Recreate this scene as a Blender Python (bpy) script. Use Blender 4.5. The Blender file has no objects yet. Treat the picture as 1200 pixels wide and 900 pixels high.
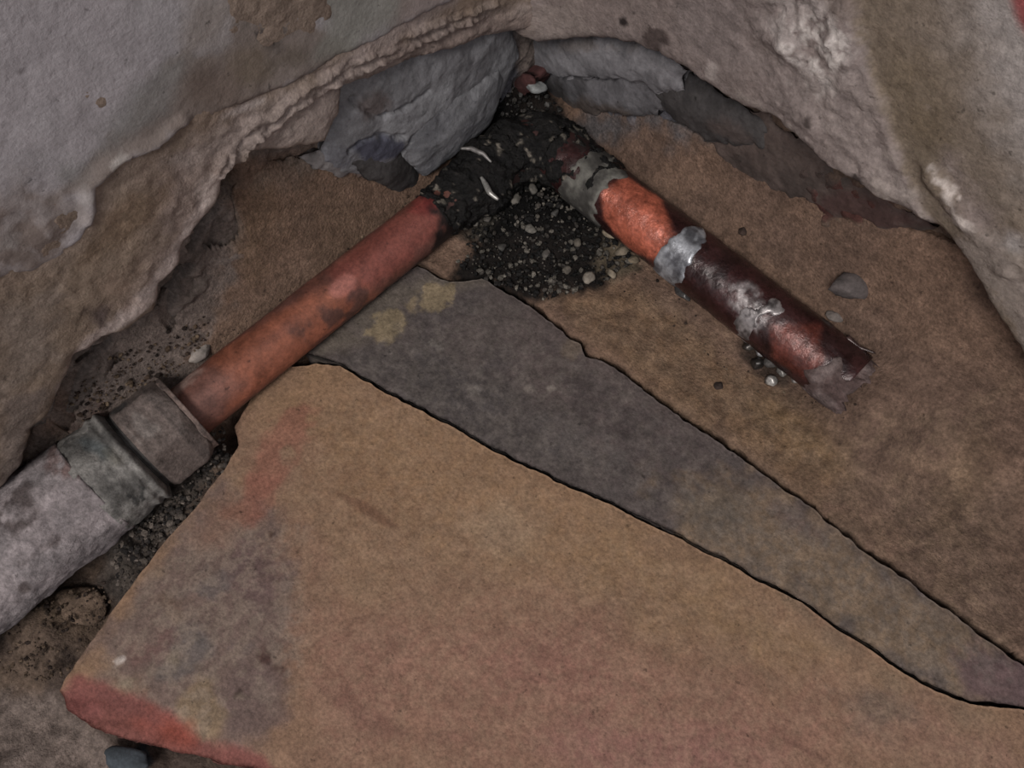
import bpy, bmesh, math, random
import numpy as np
from mathutils import Vector, Matrix
from mathutils.geometry import delaunay_2d_cdt

# ------------------------------------------------------------------ camera, light, exposure
scene = bpy.context.scene
col = scene.collection
F_PX = 1000.0
PITCH = math.radians(65)
HEAD = np.array([-1, 1, 0]) / 2 ** .5          # heading, into the corner
RIGHT = np.array([1, 1, 0]) / 2 ** .5
FWD = HEAD * math.cos(PITCH) - np.array([0, 0, 1]) * math.sin(PITCH)
UP = HEAD * math.sin(PITCH) + np.array([0, 0, 1]) * math.cos(PITCH)
CAM = np.array([0.21345, -0.22854, 0.322])     # metres; the corner of the two walls is the origin
cam_data = bpy.data.cameras.new('camera')
cam_data.sensor_width = 36
cam_data.lens = 36 * F_PX / 1200
cam_data.clip_start = 0.005
cam = bpy.data.objects.new('camera', cam_data)
col.objects.link(cam)
M4 = Matrix.Identity(4)
for i in range(3):
    M4[i][0], M4[i][1], M4[i][2], M4[i][3] = RIGHT[i], UP[i], -FWD[i], CAM[i]
cam.matrix_world = M4
scene.camera = cam

world = bpy.data.worlds.new('world')
scene.world = world
world.use_nodes = True
world.node_tree.nodes['Background'].inputs[0].default_value = (0.97, 0.96, 1.0, 1)
world.node_tree.nodes['Background'].inputs[1].default_value = 0.68

# room light from behind and above the camera; its source is unseen
ld = bpy.data.lights.new('room_light_offscreen', 'AREA')
ld.shape = 'DISK'
ld.size = 0.9
ld.energy = 73.0
ld.color = (1.0, 0.95, 0.9)
lamp = bpy.data.objects.new('room_light_offscreen', ld)
col.objects.link(lamp)
lamp.location = (0.87, -1.77, 2.40)
lamp.rotation_euler = (Vector((0.13, -0.13, 0.0)) - lamp.location).to_track_quat('-Z', 'Y').to_euler()

vs = scene.view_settings
vs.view_transform = 'Standard'
vs.look = 'None'
vs.exposure = 0.07
vs.gamma = 1.0
vs.use_curve_mapping = False

rnd = random.Random(7)
RNG = np.random.default_rng(11)

# ------------------------------------------------------------------ numeric helpers
def lin(c):
    c = np.array(c, float) / 255.0
    c = np.where(c <= 0.04045, c / 12.92, ((c + 0.055) / 1.055) ** 2.4)
    g = c @ np.array([.25, .6, .15])
    return g + (c - g) * .93

def _hash(ix, iy, iz, seed):
    h = (ix * 374761393 + iy * 668265263 + iz * 2147483647 + seed * 1274126177) & 0xffffffff
    h = ((h ^ (h >> 13)) * 1274126177) & 0xffffffff
    h = ((h ^ (h >> 16)) * 2246822519) & 0xffffffff
    return ((h ^ (h >> 15)) & 0xffffff) / float(0xffffff) * 2 - 1

def vnoise(P, size, seed=0):
    """smooth value noise, features of about `size` metres, range -1..1"""
    Q = np.asarray(P, float) / size + 100.0
    I = np.floor(Q).astype(np.int64)
    f = Q - I
    f = f * f * f * (f * (f * 6 - 15) + 10)
    out = 0
    for dx in (0, 1):
        for dy in (0, 1):
            for dz in (0, 1):
                w = (f[:, 0] if dx else 1 - f[:, 0]) * (f[:, 1] if dy else 1 - f[:, 1]) * (f[:, 2] if dz else 1 - f[:, 2])
                out = out + w * _hash(I[:, 0] + dx, I[:, 1] + dy, I[:, 2] + dz, seed)
    return out

def fbm(P, size, octaves=4, seed=0):
    s, a, t = 0, 1.0, 0
    for o in range(octaves):
        s = s + a * vnoise(P, size / 2 ** o, seed + 17 * o)
        t += a
        a *= .55
    return s / t * 1.5

def sstep(e0, e1, x):
    t = np.clip((x - e0) / (e1 - e0), 0, 1)
    return t * t * (3 - 2 * t)

def seg_dist(Q, A, closed=True):
    """distance of points Q (N,2) to polyline A (M,2)"""
    A = np.asarray(A, float)
    B = np.roll(A, -1, 0) if closed else A[1:]
    A0 = A if closed else A[:-1]
    best = np.full(len(Q), 1e9)
    for a, b in zip(A0, B):
        d = b - a
        L = d @ d + 1e-18
        t = np.clip(((Q - a) @ d) / L, 0, 1)
        best = np.minimum(best, ((Q - a - t[:, None] * d) ** 2).sum(1))
    return np.sqrt(best)

def inside(Q, A):
    A = np.asarray(A, float)
    B = np.roll(A, -1, 0)
    c = np.zeros(len(Q), bool)
    for a, b in zip(A, B):
        if a[1] == b[1]:
            continue
        m = (a[1] > Q[:, 1]) != (b[1] > Q[:, 1])
        xx = (b[0] - a[0]) * (Q[:, 1] - a[1]) / (b[1] - a[1]) + a[0]
        c ^= m & (Q[:, 0] < xx)
    return c

def sdist(Q, A):
    d = seg_dist(Q, A)
    return np.where(inside(Q, A), -d, d)

def ray(u, v):
    return FWD + RIGHT * (u - 600) / F_PX - UP * (v - 450) / F_PX

def on_plane(u, v, axis, val):
    d = ray(u, v)
    return CAM + d * ((val - CAM[axis]) / d[axis])

def in_view(P, margin=40):
    q = P - CAM
    D = q @ FWD
    D = np.where(D > .02, D, 1e-6)
    u = 600 + F_PX * (q @ RIGHT) / D
    v = 450 - F_PX * (q @ UP) / D
    return (u > -margin) & (u < 1200 + margin) & (v > -margin) & (v < 900 + margin) & (D > .02)

# planes: 2D coordinates <-> 3D
class Plane:
    def __init__(s, axis, val, sign):
        s.axis, s.val, s.sign = axis, val, sign
        s.keep = [i for i in range(3) if i != axis]
    def to3(s, Q, h=0):
        P = np.zeros((len(Q), 3))
        P[:, s.keep[0]] = Q[:, 0]
        P[:, s.keep[1]] = Q[:, 1]
        P[:, s.axis] = s.val + s.sign * h
        return P
    def px(s, u, v):
        return on_plane(u, v, s.axis, s.val)[s.keep]
    def poly(s, pts):
        return np.array([s.px(*p) for p in pts])

def ell(cx, cy, rx, ry, rot=0, n=18):
    a = math.radians(rot)
    o = []
    for k in range(n):
        t = 2 * math.pi * k / n
        x, y = rx * math.cos(t), ry * math.sin(t)
        o.append((cx + x * math.cos(a) - y * math.sin(a), cy + x * math.sin(a) + y * math.cos(a)))
    return o

def stain_mask(Q, P, pxmap, pts, soft, warp, wsize=.008, seed=0, line=None):
    """0..1 mask of a stain with an irregular outline; pts are corners of its outline on the surface"""
    A = np.array([pxmap(*p) for p in pts])
    ext = soft + warp * 2 + (line or 0)
    lo, hi = A.min(0) - ext, A.max(0) + ext
    idx = np.where(((Q > lo) & (Q < hi)).all(1))[0]
    m = np.zeros(len(Q))
    if len(idx) == 0:
        return m
    q = Q[idx]
    if line:
        d = seg_dist(q, A, False) - line
    else:
        d = sdist(q, A)
    if warp:
        d = d + warp * fbm(P[idx], wsize, 4, seed)
    m[idx] = 1 - sstep(-soft, soft, d)
    return m

def paint(C, Q, P, pxmap, stains):
    for k, st in enumerate(stains):
        pts, rgb = st[0], st[1]
        o = dict(a=.8, soft=.003, warp=.003, wsize=.008, line=None)
        if len(st) > 2:
            o.update(st[2])
        m = stain_mask(Q, P, pxmap, pts, o['soft'], o['warp'], o['wsize'], 31 + k, o['line'])[:, None] * o['a']
        if 'patchy' in o:
            m = m * sstep(-.25, .25, fbm(P, o['patchy'], 3, 77 + k))[:, None]
        C[:] = C * (1 - m) + lin(rgb) * m
    return C

# ------------------------------------------------------------------ object helpers
def mesh_obj(name, verts, faces, mat, parent=None, colors=None, smooth=True):
    me = bpy.data.meshes.new(name)
    me.from_pydata([tuple(map(float, v)) for v in verts], [], [tuple(map(int, f)) for f in faces])
    if colors is not None:
        at = me.color_attributes.new('Col', 'FLOAT_COLOR', 'POINT')
        buf = np.ones((len(verts), 4), np.float32)
        buf[:, :3] = np.clip(colors, 0, 1)
        at.data.foreach_set('color', buf.ravel())
    me.polygons.foreach_set('use_smooth', [smooth] * len(me.polygons))
    me.materials.append(mat)
    me.update()
    o = bpy.data.objects.new(name, me)
    col.objects.link(o)
    if parent is not None:
        o.parent = parent
    return o

def tag(o, label, cat, group=None, kind=None):
    o['label'] = label
    o['category'] = cat
    if group:
        o['group'] = group
    if kind:
        o['kind'] = kind
    return o

def material(name, rough=.85, spec=.25, metal=0.0, grain=.25, grain_size=.0013, mottle=.18, mid=.14, bump=.5, bump_size=.0012, bump_depth=.0006, base=None, rough_var=0.0):
    m = bpy.data.materials.new(name)
    m.use_nodes = True
    nt = m.node_tree
    N, L = nt.nodes, nt.links
    bs = N['Principled BSDF']
    tc = N.new('ShaderNodeTexCoord')
    if base is None:
        c = N.new('ShaderNodeAttribute'); c.attribute_name = 'Col'
        cout = c.outputs['Color']
    else:
        c = N.new('ShaderNodeRGB'); c.outputs[0].default_value = (*lin(base), 1)
        cout = c.outputs[0]
    def noise(size, detail, rgh=.6):
        n = N.new('ShaderNodeTexNoise')
        n.inputs['Scale'].default_value = 1 / size
        n.inputs['Detail'].default_value = detail
        n.inputs['Roughness'].default_value = rgh
        L.new(tc.outputs['Object'], n.inputs['Vector'])
        return n
    def mapr(sock, a, b, c0, c1):
        r = N.new('ShaderNodeMapRange')
        for i, v in enumerate((a, b, c0, c1)):
            r.inputs[i + 1].default_value = v
        L.new(sock, r.inputs[0])
        return r.outputs[0]
    def vmul(csock, fsock):
        v = N.new('ShaderNodeVectorMath'); v.operation = 'SCALE'
        L.new(csock, v.inputs[0]); L.new(fsock, v.inputs['Scale'])
        return v.outputs[0]
    n1 = noise(grain_size, 5, .7)
    n2 = noise(.011, 5, .65)
    n4 = noise(.0035, 4, .7)
    cout = vmul(cout, mapr(n4.outputs[0], .36, .64, 1 - mid, 1 + mid))
    cout = vmul(cout, mapr(n1.outputs[0], .36, .64, 1 - grain, 1 + grain))
    cout = vmul(cout, mapr(n2.outputs[0], .36, .64, 1 - mottle, 1 + mottle))
    # thinly scattered dark pits
    n3 = noise(.0030, 3, .6)
    cout = vmul(cout, mapr(n3.outputs[0], .66, .74, 1.0, .5))
    L.new(cout, bs.inputs['Base Color'])
    bs.inputs['Roughness'].default_value = rough
    if rough_var:
        L.new(mapr(n2.outputs[0], .3, .7, rough - rough_var, rough + rough_var), bs.inputs['Roughness'])
    bs.inputs['Specular IOR Level'].default_value = spec
    bs.inputs['Metallic'].default_value = metal
    if bump:
        nb = noise(bump_size, 6, .65)
        b = N.new('ShaderNodeBump')
        b.inputs['Strength'].default_value = bump
        b.inputs['Distance'].default_value = bump_depth
        L.new(nb.outputs[0], b.inputs['Height'])
        L.new(b.outputs[0], bs.inputs['Normal'])
    return m

MAT = dict(
    plaster=material('plaster', .9, .15, grain=.16, mottle=.10, mid=.12, bump=.8),
    paint=material('old_paint', .8, .2, grain=.08, mottle=.06, mid=.06, bump=.5, bump_size=.0016, bump_depth=.0007),
    core=material('wall_core', .95, .12, grain=.26, mid=.22, mottle=.18, bump=.8),
    soil=material('screed', .95, .12, grain=.26, mottle=.16, mid=.22, bump=1.0, bump_depth=.0010),
    slab=material('clay_slab', .85, .2, grain=.24, mottle=.08, mid=.10, bump=.8, bump_size=.0014, bump_depth=.0005),
    cement=material('cement', .85, .2, grain=.22, mottle=.15, mid=.18, bump=.6),
    mortar=material('grey_mortar', .7, .25, grain=.12, mid=.14, mottle=.15, bump=.5, bump_size=.003, bump_depth=.0012),
    copper=material('copper', .58, .35, metal=.25, grain=.18, mid=.16, mottle=.2, bump=.45, bump_size=.0011, bump_depth=.0003, rough_var=.12),
    wetcopper=material('tarnished_copper', .27, .55, metal=.25, grain=.25, mid=.28, mottle=.3, bump=.55, bump_size=.0016, bump_depth=.0005, rough_var=.14),
    solder=material('solder', .33, .6, metal=.45, grain=.2, mottle=.2, bump=.4, bump_size=.002, bump_depth=.0005, rough_var=.1),
    crusty=material('mortar_crust', .95, .12, grain=.22, mid=.22, mottle=.18, bump=.8, bump_size=.0016, bump_depth=.0008),
    iron=material('galvanised_iron', .75, .25, metal=.1, grain=.25, mid=.25, mottle=.25, bump=.8),
    char=material('char', .5, .22, grain=.5, mid=.4, grain_size=.0008, mottle=.35, bump=1.0, bump_size=.0011, bump_depth=.0012, rough_var=.15),
    stone=material('stone_chip', .85, .25, grain=.15, mottle=.12, bump=.5),
)

def resample(A, step, jitter, closed=True):
    A = np.asarray(A, float)
    out = []
    n = len(A)
    for i in range(n if closed else n - 1):
        a, b = A[i], A[(i + 1) % n]
        L = np.linalg.norm(b - a)
        k = max(1, int(L / step))
        for t in range(k):
            out.append(a + (b - a) * t / k)
    if not closed:
        out.append(A[-1])
    return np.array(out)

def patch(name, plane, poly, hfun, cfun, mat, parent=None, fine=.0012, coarse=.012, skirt=.02, rough_edge=.0006, edge_size=.004, fine_test=None, edge_step=.0011, fine2=None):
    """A slab or skin with the given outline on a plane: fine grid where it is seen close, a relief height and a broken rim going `skirt` deep."""
    # densify rim only near the view
    pts = []
    A = np.asarray(poly, float)
    for i in range(len(A)):
        a, b = A[i], A[(i + 1) % len(A)]
        mid = plane.to3(np.array([a, b, (a + b) / 2]))
        st = edge_step if in_view(mid, 60).any() else coarse
        k = max(1, int(np.linalg.norm(b - a) / st))
        pts += [a + (b - a) * t / k for t in range(k)]
    B = np.array(pts)
    if rough_edge:
        P3 = plane.to3(B)
        B = B + rough_edge * np.stack([fbm(P3, edge_size, 3, 3), fbm(P3, edge_size, 3, 9)], 1)
    lo, hi = B.min(0), B.max(0)
    def grid(step):
        gx, gy = np.meshgrid(np.arange(lo[0], hi[0], step), np.arange(lo[1], hi[1], step))
        g = np.stack([gx.ravel(), gy.ravel()], 1)
        return g + RNG.uniform(-.25, .25, g.shape) * step
    G = grid(fine)
    m = in_view(plane.to3(G))
    if fine_test is not None:
        m &= fine_test(G)
    G = G[m]
    H = grid(coarse)
    mh = in_view(plane.to3(H), 40)
    if fine_test is not None:
        mh &= fine_test(H)
    H = H[~mh]
    if fine2 is not None:
        G2 = grid(fine2[0])
        G2 = G2[in_view(plane.to3(G2)) & fine2[1](G2)]
        G = np.concatenate([G[~fine2[1](G)], G2])
    I = np.concatenate([G, H])
    I = I[inside(I, B)]
    I = I[seg_dist(I, B) > (fine2[0] if fine2 else fine) * .6]
    allp = np.concatenate([B, I])
    nb = len(B)
    res = delaunay_2d_cdt([Vector(p) for p in allp], [(i, (i + 1) % nb) for i in range(nb)], [], 1, 1e-7)
    V = np.array([tuple(v) for v in res[0]])
    faces = [list(f) for f in res[2]]
    orig = {}
    for i, l in enumerate(res[3]):
        for k in l:
            orig[k] = i
    rim = [orig[i] for i in range(nb)]
    d = seg_dist(V, B)
    P0 = plane.to3(V)
    h = hfun(V, P0, d)
    P = plane.to3(V, h)
    C = cfun(V, P0, d)
    # orientation
    nrm = np.zeros(3); nrm[plane.axis] = plane.sign
    f0 = faces[0]
    if np.cross(P0[f0[1]] - P0[f0[0]], P0[f0[2]] - P0[f0[0]]) @ nrm < 0:
        faces = [f[::-1] for f in faces]
    verts = [P]
    cols = [C]
    n = len(P)
    ctr = V.mean(0)
    prev = rim
    for ring, fr in enumerate((.18, .55, 1.0)):
        q = V[rim].copy()
        jit = np.stack([fbm(P0[rim] + ring, .003, 3, 41 + ring), fbm(P0[rim] - ring, .003, 3, 51 + ring)], 1) * min(.0012, skirt * .08)
        Pr = plane.to3(q + jit, h[rim] - skirt * fr)
        verts.append(Pr)
        cols.append(C[rim])
        cur = list(range(n, n + nb))
        n += nb
        for i in range(nb):
            j = (i + 1) % nb
            faces.append((prev[i], cur[i], cur[j], prev[j]))
        prev = cur
    return mesh_obj(name, np.concatenate(verts), faces, mat, parent, np.concatenate(cols))

def base_color(P, rgb, alt=None, size=.02, amp=.5, seed=5):
    C = np.tile(lin(rgb), (len(P), 1))
    if alt is not None:
        m = sstep(-.3, .5, fbm(P, size, 4, seed))[:, None] * amp
        C = C * (1 - m) + lin(alt) * m
    return C

# ------------------------------------------------------------------ floor
FLOOR = Plane(2, 0.0, 1)
UPPER_CRACK = [(525, 327), (545, 326), (566, 323), (590, 338), (622, 357), (655, 383), (681, 401), (688, 414), (718, 426), (757, 455), (800, 486), (850, 519), (900, 556), (960, 600), (1010, 640), (1060, 675), (1110, 712), (1160, 748), (1200, 776), (1290, 840), (1400, 915)]
LOWER_CRACK = [(372, 425), (398, 428), (420, 440), (455, 461), (500, 484), (545, 506), (580, 528), (625, 549), (668, 570), (720, 592), (760, 613), (800, 631), (850, 657), (890, 680), (940, 705), (985, 739), (1020, 760), (1060, 788), (1100, 809), (1140, 823), (1200, 831), (1290, 850), (1420, 905)]

def off(A, d):
    """shift an open polyline sideways by d"""
    A = np.asarray(A, float)
    T = np.gradient(A, axis=0)
    T /= np.linalg.norm(T, axis=1)[:, None]
    return A + np.stack([-T[:, 1], T[:, 0]], 1) * d

up_c = FLOOR.poly(UPPER_CRACK)
lo_c = FLOOR.poly(LOWER_CRACK)
# on the floor (x right-down, y right-up) the wedge lies between the two cracks
strip_poly = np.concatenate([FLOOR.poly([(356, 414), (404, 372), (454, 332), (490, 312)]), off(up_c, -.0013), off(lo_c, .0007)[::-1][:-1]])

def trench(x, y):
    """how far a point lies in the trench that follows the left pipe outwards (0..1)"""
    return sstep(-.215, -.265, y)

def soil_height(x, y):
    ys = [-.40, -.32, -.29, -.27, -.25, -.205, -.185, -.165, -.15, -.13, -.10, -.05, 0]
    hl = [-.004, .006, .018, .036, .048, .050, .062, .076, .080, .066, .052, .030, .018]
    HL = np.interp(y, ys, hl)
    xs = [0, .05, .08, .15, .19, .21, .25, .3, .4]
    hr = [.018, .030, .044, .056, .074, .078, .070, .055, .04]
    HR = np.interp(x, xs, hr)
    a = HL * np.exp(-(np.maximum(x - .009, 0) / .0062) ** 1.05)
    b = HR * np.exp(-(np.maximum(-y - .003, 0) / .0095) ** 1.1)
    z = (np.maximum(a, 0) ** 3 + b ** 3) ** (1 / 3)
    z = z + .020 * np.exp(-(((x - .220) / .020) ** 2 + ((y + .030) / .022) ** 2))
    z = z + .012 * np.exp(-(((x - .057) / .017) ** 2 + ((y + .056) / .016) ** 2))
    z = z - .016 * sstep(-.25, -.30, y) * sstep(.0, .02, x)
    return z

def soil_hit(u, v):
    """where a sight line meets the packed dirt (or one of the walls behind it)"""
    d = ray(u, v)
    t0 = (.085 - CAM[2]) / d[2]
    t1 = (-.03 - CAM[2]) / d[2]
    if d[0] < 0:
        t1 = min(t1, -CAM[0] / d[0])
    if d[1] > 0:
        t1 = min(t1, -CAM[1] / d[1])
    t0 = min(t0, t1)
    ts = np.linspace(t0, t1, 260)
    P = CAM + ts[:, None] * d
    below = P[:, 2] < soil_height(P[:, 0], P[:, 1])
    k = int(np.argmax(below)) if below.any() else len(ts) - 1
    return P[k, :2]

# the deep base under everything: trench bottom and joint bottoms
def base_h(V, P, d):
    x, y = V[:, 0], V[:, 1]
    z = -.0175 - .004 * sstep(-.28, -.31, y)
    z = z + .0125 * sstep(-.215, -.235, y) * sstep(-.295, -.262, y) * sstep(.085, .06, x)
    # a heap of loose dirt under the coated pipe, and the lower floor beyond it
    z = z + .010 * np.exp(-(((x - .046) / .018) ** 2 + ((y + .318) / .014) ** 2))
    z = z + .003 * sstep(-.335, -.36, y)
    return z + .0022 * fbm(P, .012, 4, 1) + .0008 * fbm(P, .003, 3, 2)

def base_c(V, P, d):
    C = base_color(P, (86, 72, 62), (58, 49, 45), .014, .8)
    pm = lambda u, v: on_plane(u, v, 2, -.019)[:2]
    return paint(C, V, P, pm, [
        ([(-60, 800), (60, 815), (110, 850), (150, 900), (150, 1000), (-60, 1000)], (106, 94, 88), dict(a=.9, soft=.004)),
        ([(120, 640), (180, 600), (260, 520), (280, 540), (230, 610), (150, 715), (125, 700)], (66, 60, 56), dict(a=.85)),
        (ell(90, 715, 35, 28), (84, 70, 58), dict(a=.8)),
        (ell(150, 888, 28, 12), (46, 52, 58), dict(a=.9, soft=.001)),
    ])

floor = patch('floor', FLOOR, [(-.02, .02), (-.02, -.75), (.75, -.75), (.75, .02)], base_h, base_c, MAT['soil'],
              fine=.0013, skirt=.01, rough_edge=0, fine_test=lambda G: (G[:, 0] < .13) & (G[:, 1] < -.2))
tag(floor, 'brown earth and rubble bed under the broken floor and pipe trench', 'floor', kind='structure')

# screed and dirt packed around the pipes
screed_poly = np.concatenate([
    [(-.006, .006), (-.006, -.300), (.020, -.296), (.034, -.262), (.036, -.236)],
    FLOOR.poly([(356, 410), (404, 368), (454, 328), (490, 308)]),
    off(up_c, .0022), [(.75, -.40), (.75, .006)]])

def lift(V, P):
    Q = P.copy()
    Q[:, 2] = soil_height(V[:, 0], V[:, 1])
    return Q

def screed_h(V, P, d):
    P = lift(V, P)
    z = P[:, 2] + .0012 * fbm(P, .024, 3, 5) + .0005 * fbm(P, .005, 4, 8)
    rough = np.exp(-(-V[:, 1] / .022) ** 2) + np.exp(-(V[:, 0] / .030) ** 2)
    z = z + rough * (.0014 * fbm(P, .009, 4, 15) + .0008 * fbm(P, .003, 3, 16))
    # brown mass packed over the grey strip next to the left plaster edge
    mass = stain_mask(V, P, soil_hit, [(268, 205), (300, 190), (380, 190), (520, 200), (560, 300), (300, 420), (215, 425), (250, 370), (276, 332), (284, 262), (272, 235)], .0007, .002, .008)
    z = z + .0026 * mass
    for k, ln in enumerate(([(1000, 345), (1040, 375), (1080, 372), (1096, 350)], [(1090, 330), (1098, 360), (1092, 385), (1050, 392)], [(718, 160), (735, 150), (752, 141)])):
        z = z - .0016 * stain_mask(V, P, soil_hit, ln, .0010, .0015, .006, 15 + k, line=.0008)
    # hollow left where the plaster edge has come away
    for k, ln in enumerate(([(66, 494), (82, 452), (100, 426), (130, 404)], [(191, 374), (196, 344), (218, 318)], [(228, 290), (247, 266), (265, 242), (276, 208), (300, 186)])):
        z = z - .016 * stain_mask(V, P, soil_hit, ln, .0005, .0003, .005, 5 + k, line=.0007)
    return z - .0010 - .0005 * np.exp(-d / .0010)

def screed_c(V, P, d):
    P = lift(V, P)
    C = base_color(P, (104, 83, 70), (90, 72, 62), .025, .8)
    S = lambda *a, **k: (a[0], a[1], k)
    return paint(C, V, P, soil_hit, [
        # right side, towards the pipe end
        S([(1010, 560), (1200, 560), (1200, 790), (1100, 700)], (95, 78, 67), a=.7, soft=.01, warp=.006),
        S(ell(1130, 560, 20, 60, 20), (98, 80, 62), a=.5, soft=.006),
        S(ell(1000, 650, 40, 16, 38), (82, 66, 58), a=.5, soft=.006),
        # warm band between pipe and crack
        S([(650, 345), (740, 330), (830, 400), (940, 490), (1000, 560), (960, 590), (860, 515), (720, 420)], (110, 87, 66), a=.7, soft=.006),
        S(ell(930, 500, 70, 26, 35), (98, 78, 52), a=.5, soft=.01),
        # charred ground by the elbow
        S([(540, 300), (600, 215), (670, 190), (715, 260), (745, 310), (700, 340), (640, 352), (580, 335), (525, 325)], (20, 19, 19), a=.97, soft=.004, warp=.004, wsize=.006),
        S([(560, 205), (690, 190), (700, 260), (620, 270), (545, 280)], (12, 11, 11), a=.95, soft=.003),
        S([(570, 70), (800, 90), (860, 150), (780, 150), (700, 128), (640, 140), (560, 150)], (74, 72, 74), a=.9, soft=.004, warp=.004),
        S([(585, 88), (640, 96), (668, 132), (640, 170), (550, 170)], (18, 17, 17), a=.95, soft=.003, warp=.003),
        S(ell(725, 300, 26, 26), (90, 80, 66), a=.7, soft=.003, warp=.004, wsize=.004),
        S(ell(560, 262, 30, 14, -40), (66, 62, 56), a=.6, soft=.003, warp=.004, wsize=.004),
        # left, behind the pipe: grey strip along the plaster edge, brown mass inside it
        S([(20, 560), (60, 470), (130, 380), (220, 290), (265, 200), (300, 180), (400, 180), (420, 260), (300, 420), (150, 500), (60, 560)], (98, 88, 83), a=.9, soft=.004),
        S(ell(110, 500, 26, 16, -30), (74, 50, 44), a=.7, soft=.003, warp=.004, patchy=.005),
        S([(272, 205), (300, 192), (380, 190), (500, 205), (540, 260), (440, 290), (330, 400), (215, 425), (250, 370), (276, 332), (284, 262), (274, 235)], (102, 82, 69), a=.95, soft=.0012, warp=.002),
        S(ell(400, 270, 40, 25, -35), (98, 80, 65), a=.6, soft=.006),
        S(ell(300, 260, 16, 50, 10), (100, 80, 62), a=.6, soft=.005),
        S(ell(330, 205, 40, 8, -15), (106, 94, 85), a=.6, soft=.002),
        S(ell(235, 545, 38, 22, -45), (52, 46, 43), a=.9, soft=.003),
        S([(640, 350), (760, 330), (1000, 500), (1200, 430), (1200, 790), (1000, 640)], (72, 58, 50), a=.40, soft=.006, warp=.006, patchy=.007),
        S([(640, 350), (760, 330), (1000, 500), (1200, 430), (1200, 790), (1000, 640)], (120, 100, 82), a=.30, soft=.006, warp=.006, patchy=.004),
        # dark blotch along the pipe end
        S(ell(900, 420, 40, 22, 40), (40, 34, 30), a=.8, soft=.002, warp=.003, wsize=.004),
    ])

screed = patch('screed', FLOOR, screed_poly, screed_h, screed_c, MAT['soil'], floor, fine=.0012, skirt=.016, rough_edge=.0007, edge_size=.006,
               fine2=(.00065, lambda G: (G[:, 0] < .021) | (G[:, 1] > -.016)))

# narrow cement strip between the two cracks
def strip_h(V, P, d):
    return .0006 + .0006 * fbm(P, .03, 3, 3) + .00025 * fbm(P, .004, 4, 8) - .0004 * np.exp(-d / .0008)

def strip_c(V, P, d):
    C = base_color(P, (74, 66, 64), (65, 59, 59), .02, .7)
    S = lambda *a, **k: (a[0], a[1], k)
    return paint(C, V, P, FLOOR.px, [
        S([(620, 360), (690, 410), (800, 490), (960, 610), (930, 660), (820, 610), (700, 520), (600, 440)], (76, 66, 64), a=.6, soft=.008, warp=.006),
        S([(770, 570), (900, 560), (1000, 640), (1200, 790), (1200, 835), (1090, 800), (930, 700), (800, 630)], (104, 87, 71), a=.9, soft=.008, warp=.008),
        S(ell(840, 600, 50, 22, 25), (78, 72, 66), a=.6, soft=.006),
        S(ell(930, 610, 34, 14, 35), (80, 68, 66), a=.7, soft=.004),
        S([(1120, 775), (1150, 750), (1210, 790), (1210, 835), (1130, 815)], (85, 68, 69), a=.9, soft=.004, warp=.004),
        S([(360, 425), (440, 330), (530, 325), (570, 330), (500, 350), (460, 370), (420, 400)], (86, 78, 70), a=.8, soft=.006, warp=.005),
        S(ell(512, 348, 24, 16, -25), (116, 102, 80), a=.85, soft=.0012, warp=.004, wsize=.005),
        S(ell(452, 383, 22, 15, -35), (116, 102, 80), a=.85, soft=.0012, warp=.004, wsize=.005),
        S(ell(482, 362, 10, 10, -35), (112, 98, 78), a=.8, soft=.0012, warp=.003, wsize=.004),
        S([(395, 425), (500, 400), (640, 480), (720, 580), (600, 530), (480, 470)], (62, 58, 57), a=.5, soft=.008),
        S(ell(620, 457, 6, 4), (104, 96, 90), a=.7, soft=.0008, warp=.001),
        S(ell(646, 456, 5, 3), (110, 102, 96), a=.8, soft=.0006, warp=.001),
        S(ell(557, 460, 4, 5), (96, 90, 86), a=.7, soft=.0008),
        S(ell(510, 405, 8, 4, 60), (96, 90, 86), a=.7, soft=.0008, warp=.002, wsize=.003),
        S(ell(563, 436, 3, 8, 10), (92, 86, 82), a=.6, soft=.0008, warp=.001),
        S(ell(655, 440, 8, 6), (92, 84, 80), a=.6, soft=.001, warp=.002, wsize=.003),
        S(ell(700, 540, 12, 10), (88, 80, 76), a=.6, soft=.002, warp=.003, wsize=.004),
        S(ell(673, 410, 12, 14), (92, 80, 68), a=.6, soft=.002, warp=.003),
        S([(380, 430), (560, 340), (900, 570), (1200, 790), (1100, 800), (800, 620)], (92, 85, 80), a=.35, soft=.004, warp=.004, patchy=.0022),
        S([(640, 400), (900, 570), (860, 620), (700, 560)], (56, 50, 51), a=.4, soft=.004, warp=.004, patchy=.009),
        S(ell(690, 520, 70, 20, 30), (82, 76, 74), a=.5, soft=.004, warp=.006, patchy=.004),
    ])

patch('cement_strip', FLOOR, strip_poly, strip_h, strip_c, MAT['cement'], floor, fine=.0010, skirt=.015, rough_edge=.0007, edge_size=.006)

# big clay slab
slab_poly = np.concatenate([
    off(lo_c, -.0007), [(.75, -.30), (.75, -.75), (.30, -.75)],
    FLOOR.poly([(420, 1000), (330, 925), (300, 902), (255, 892), (205, 880), (150, 868), (105, 852), (78, 830), (68, 810), (84, 785), (110, 748), (128, 722), (152, 690), (185, 645), (228, 596), (262, 552), (280, 522), (276, 500), (300, 458), (330, 432)])])

def slab_h(V, P, d):
    z = .0010 + .0009 * fbm(P, .045, 3, 13) + .0003 * fbm(P, .006, 4, 18) - .0005 * np.exp(-d / .0010)
    corner = stain_mask(V, P, FLOOR.px, [(60, 815), (110, 800), (200, 840), (250, 870), (340, 905), (300, 930), (150, 900)], .004, .002)
    return z - .003 * corner + .0008 * corner * fbm(P, .006, 3, 4)

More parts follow.
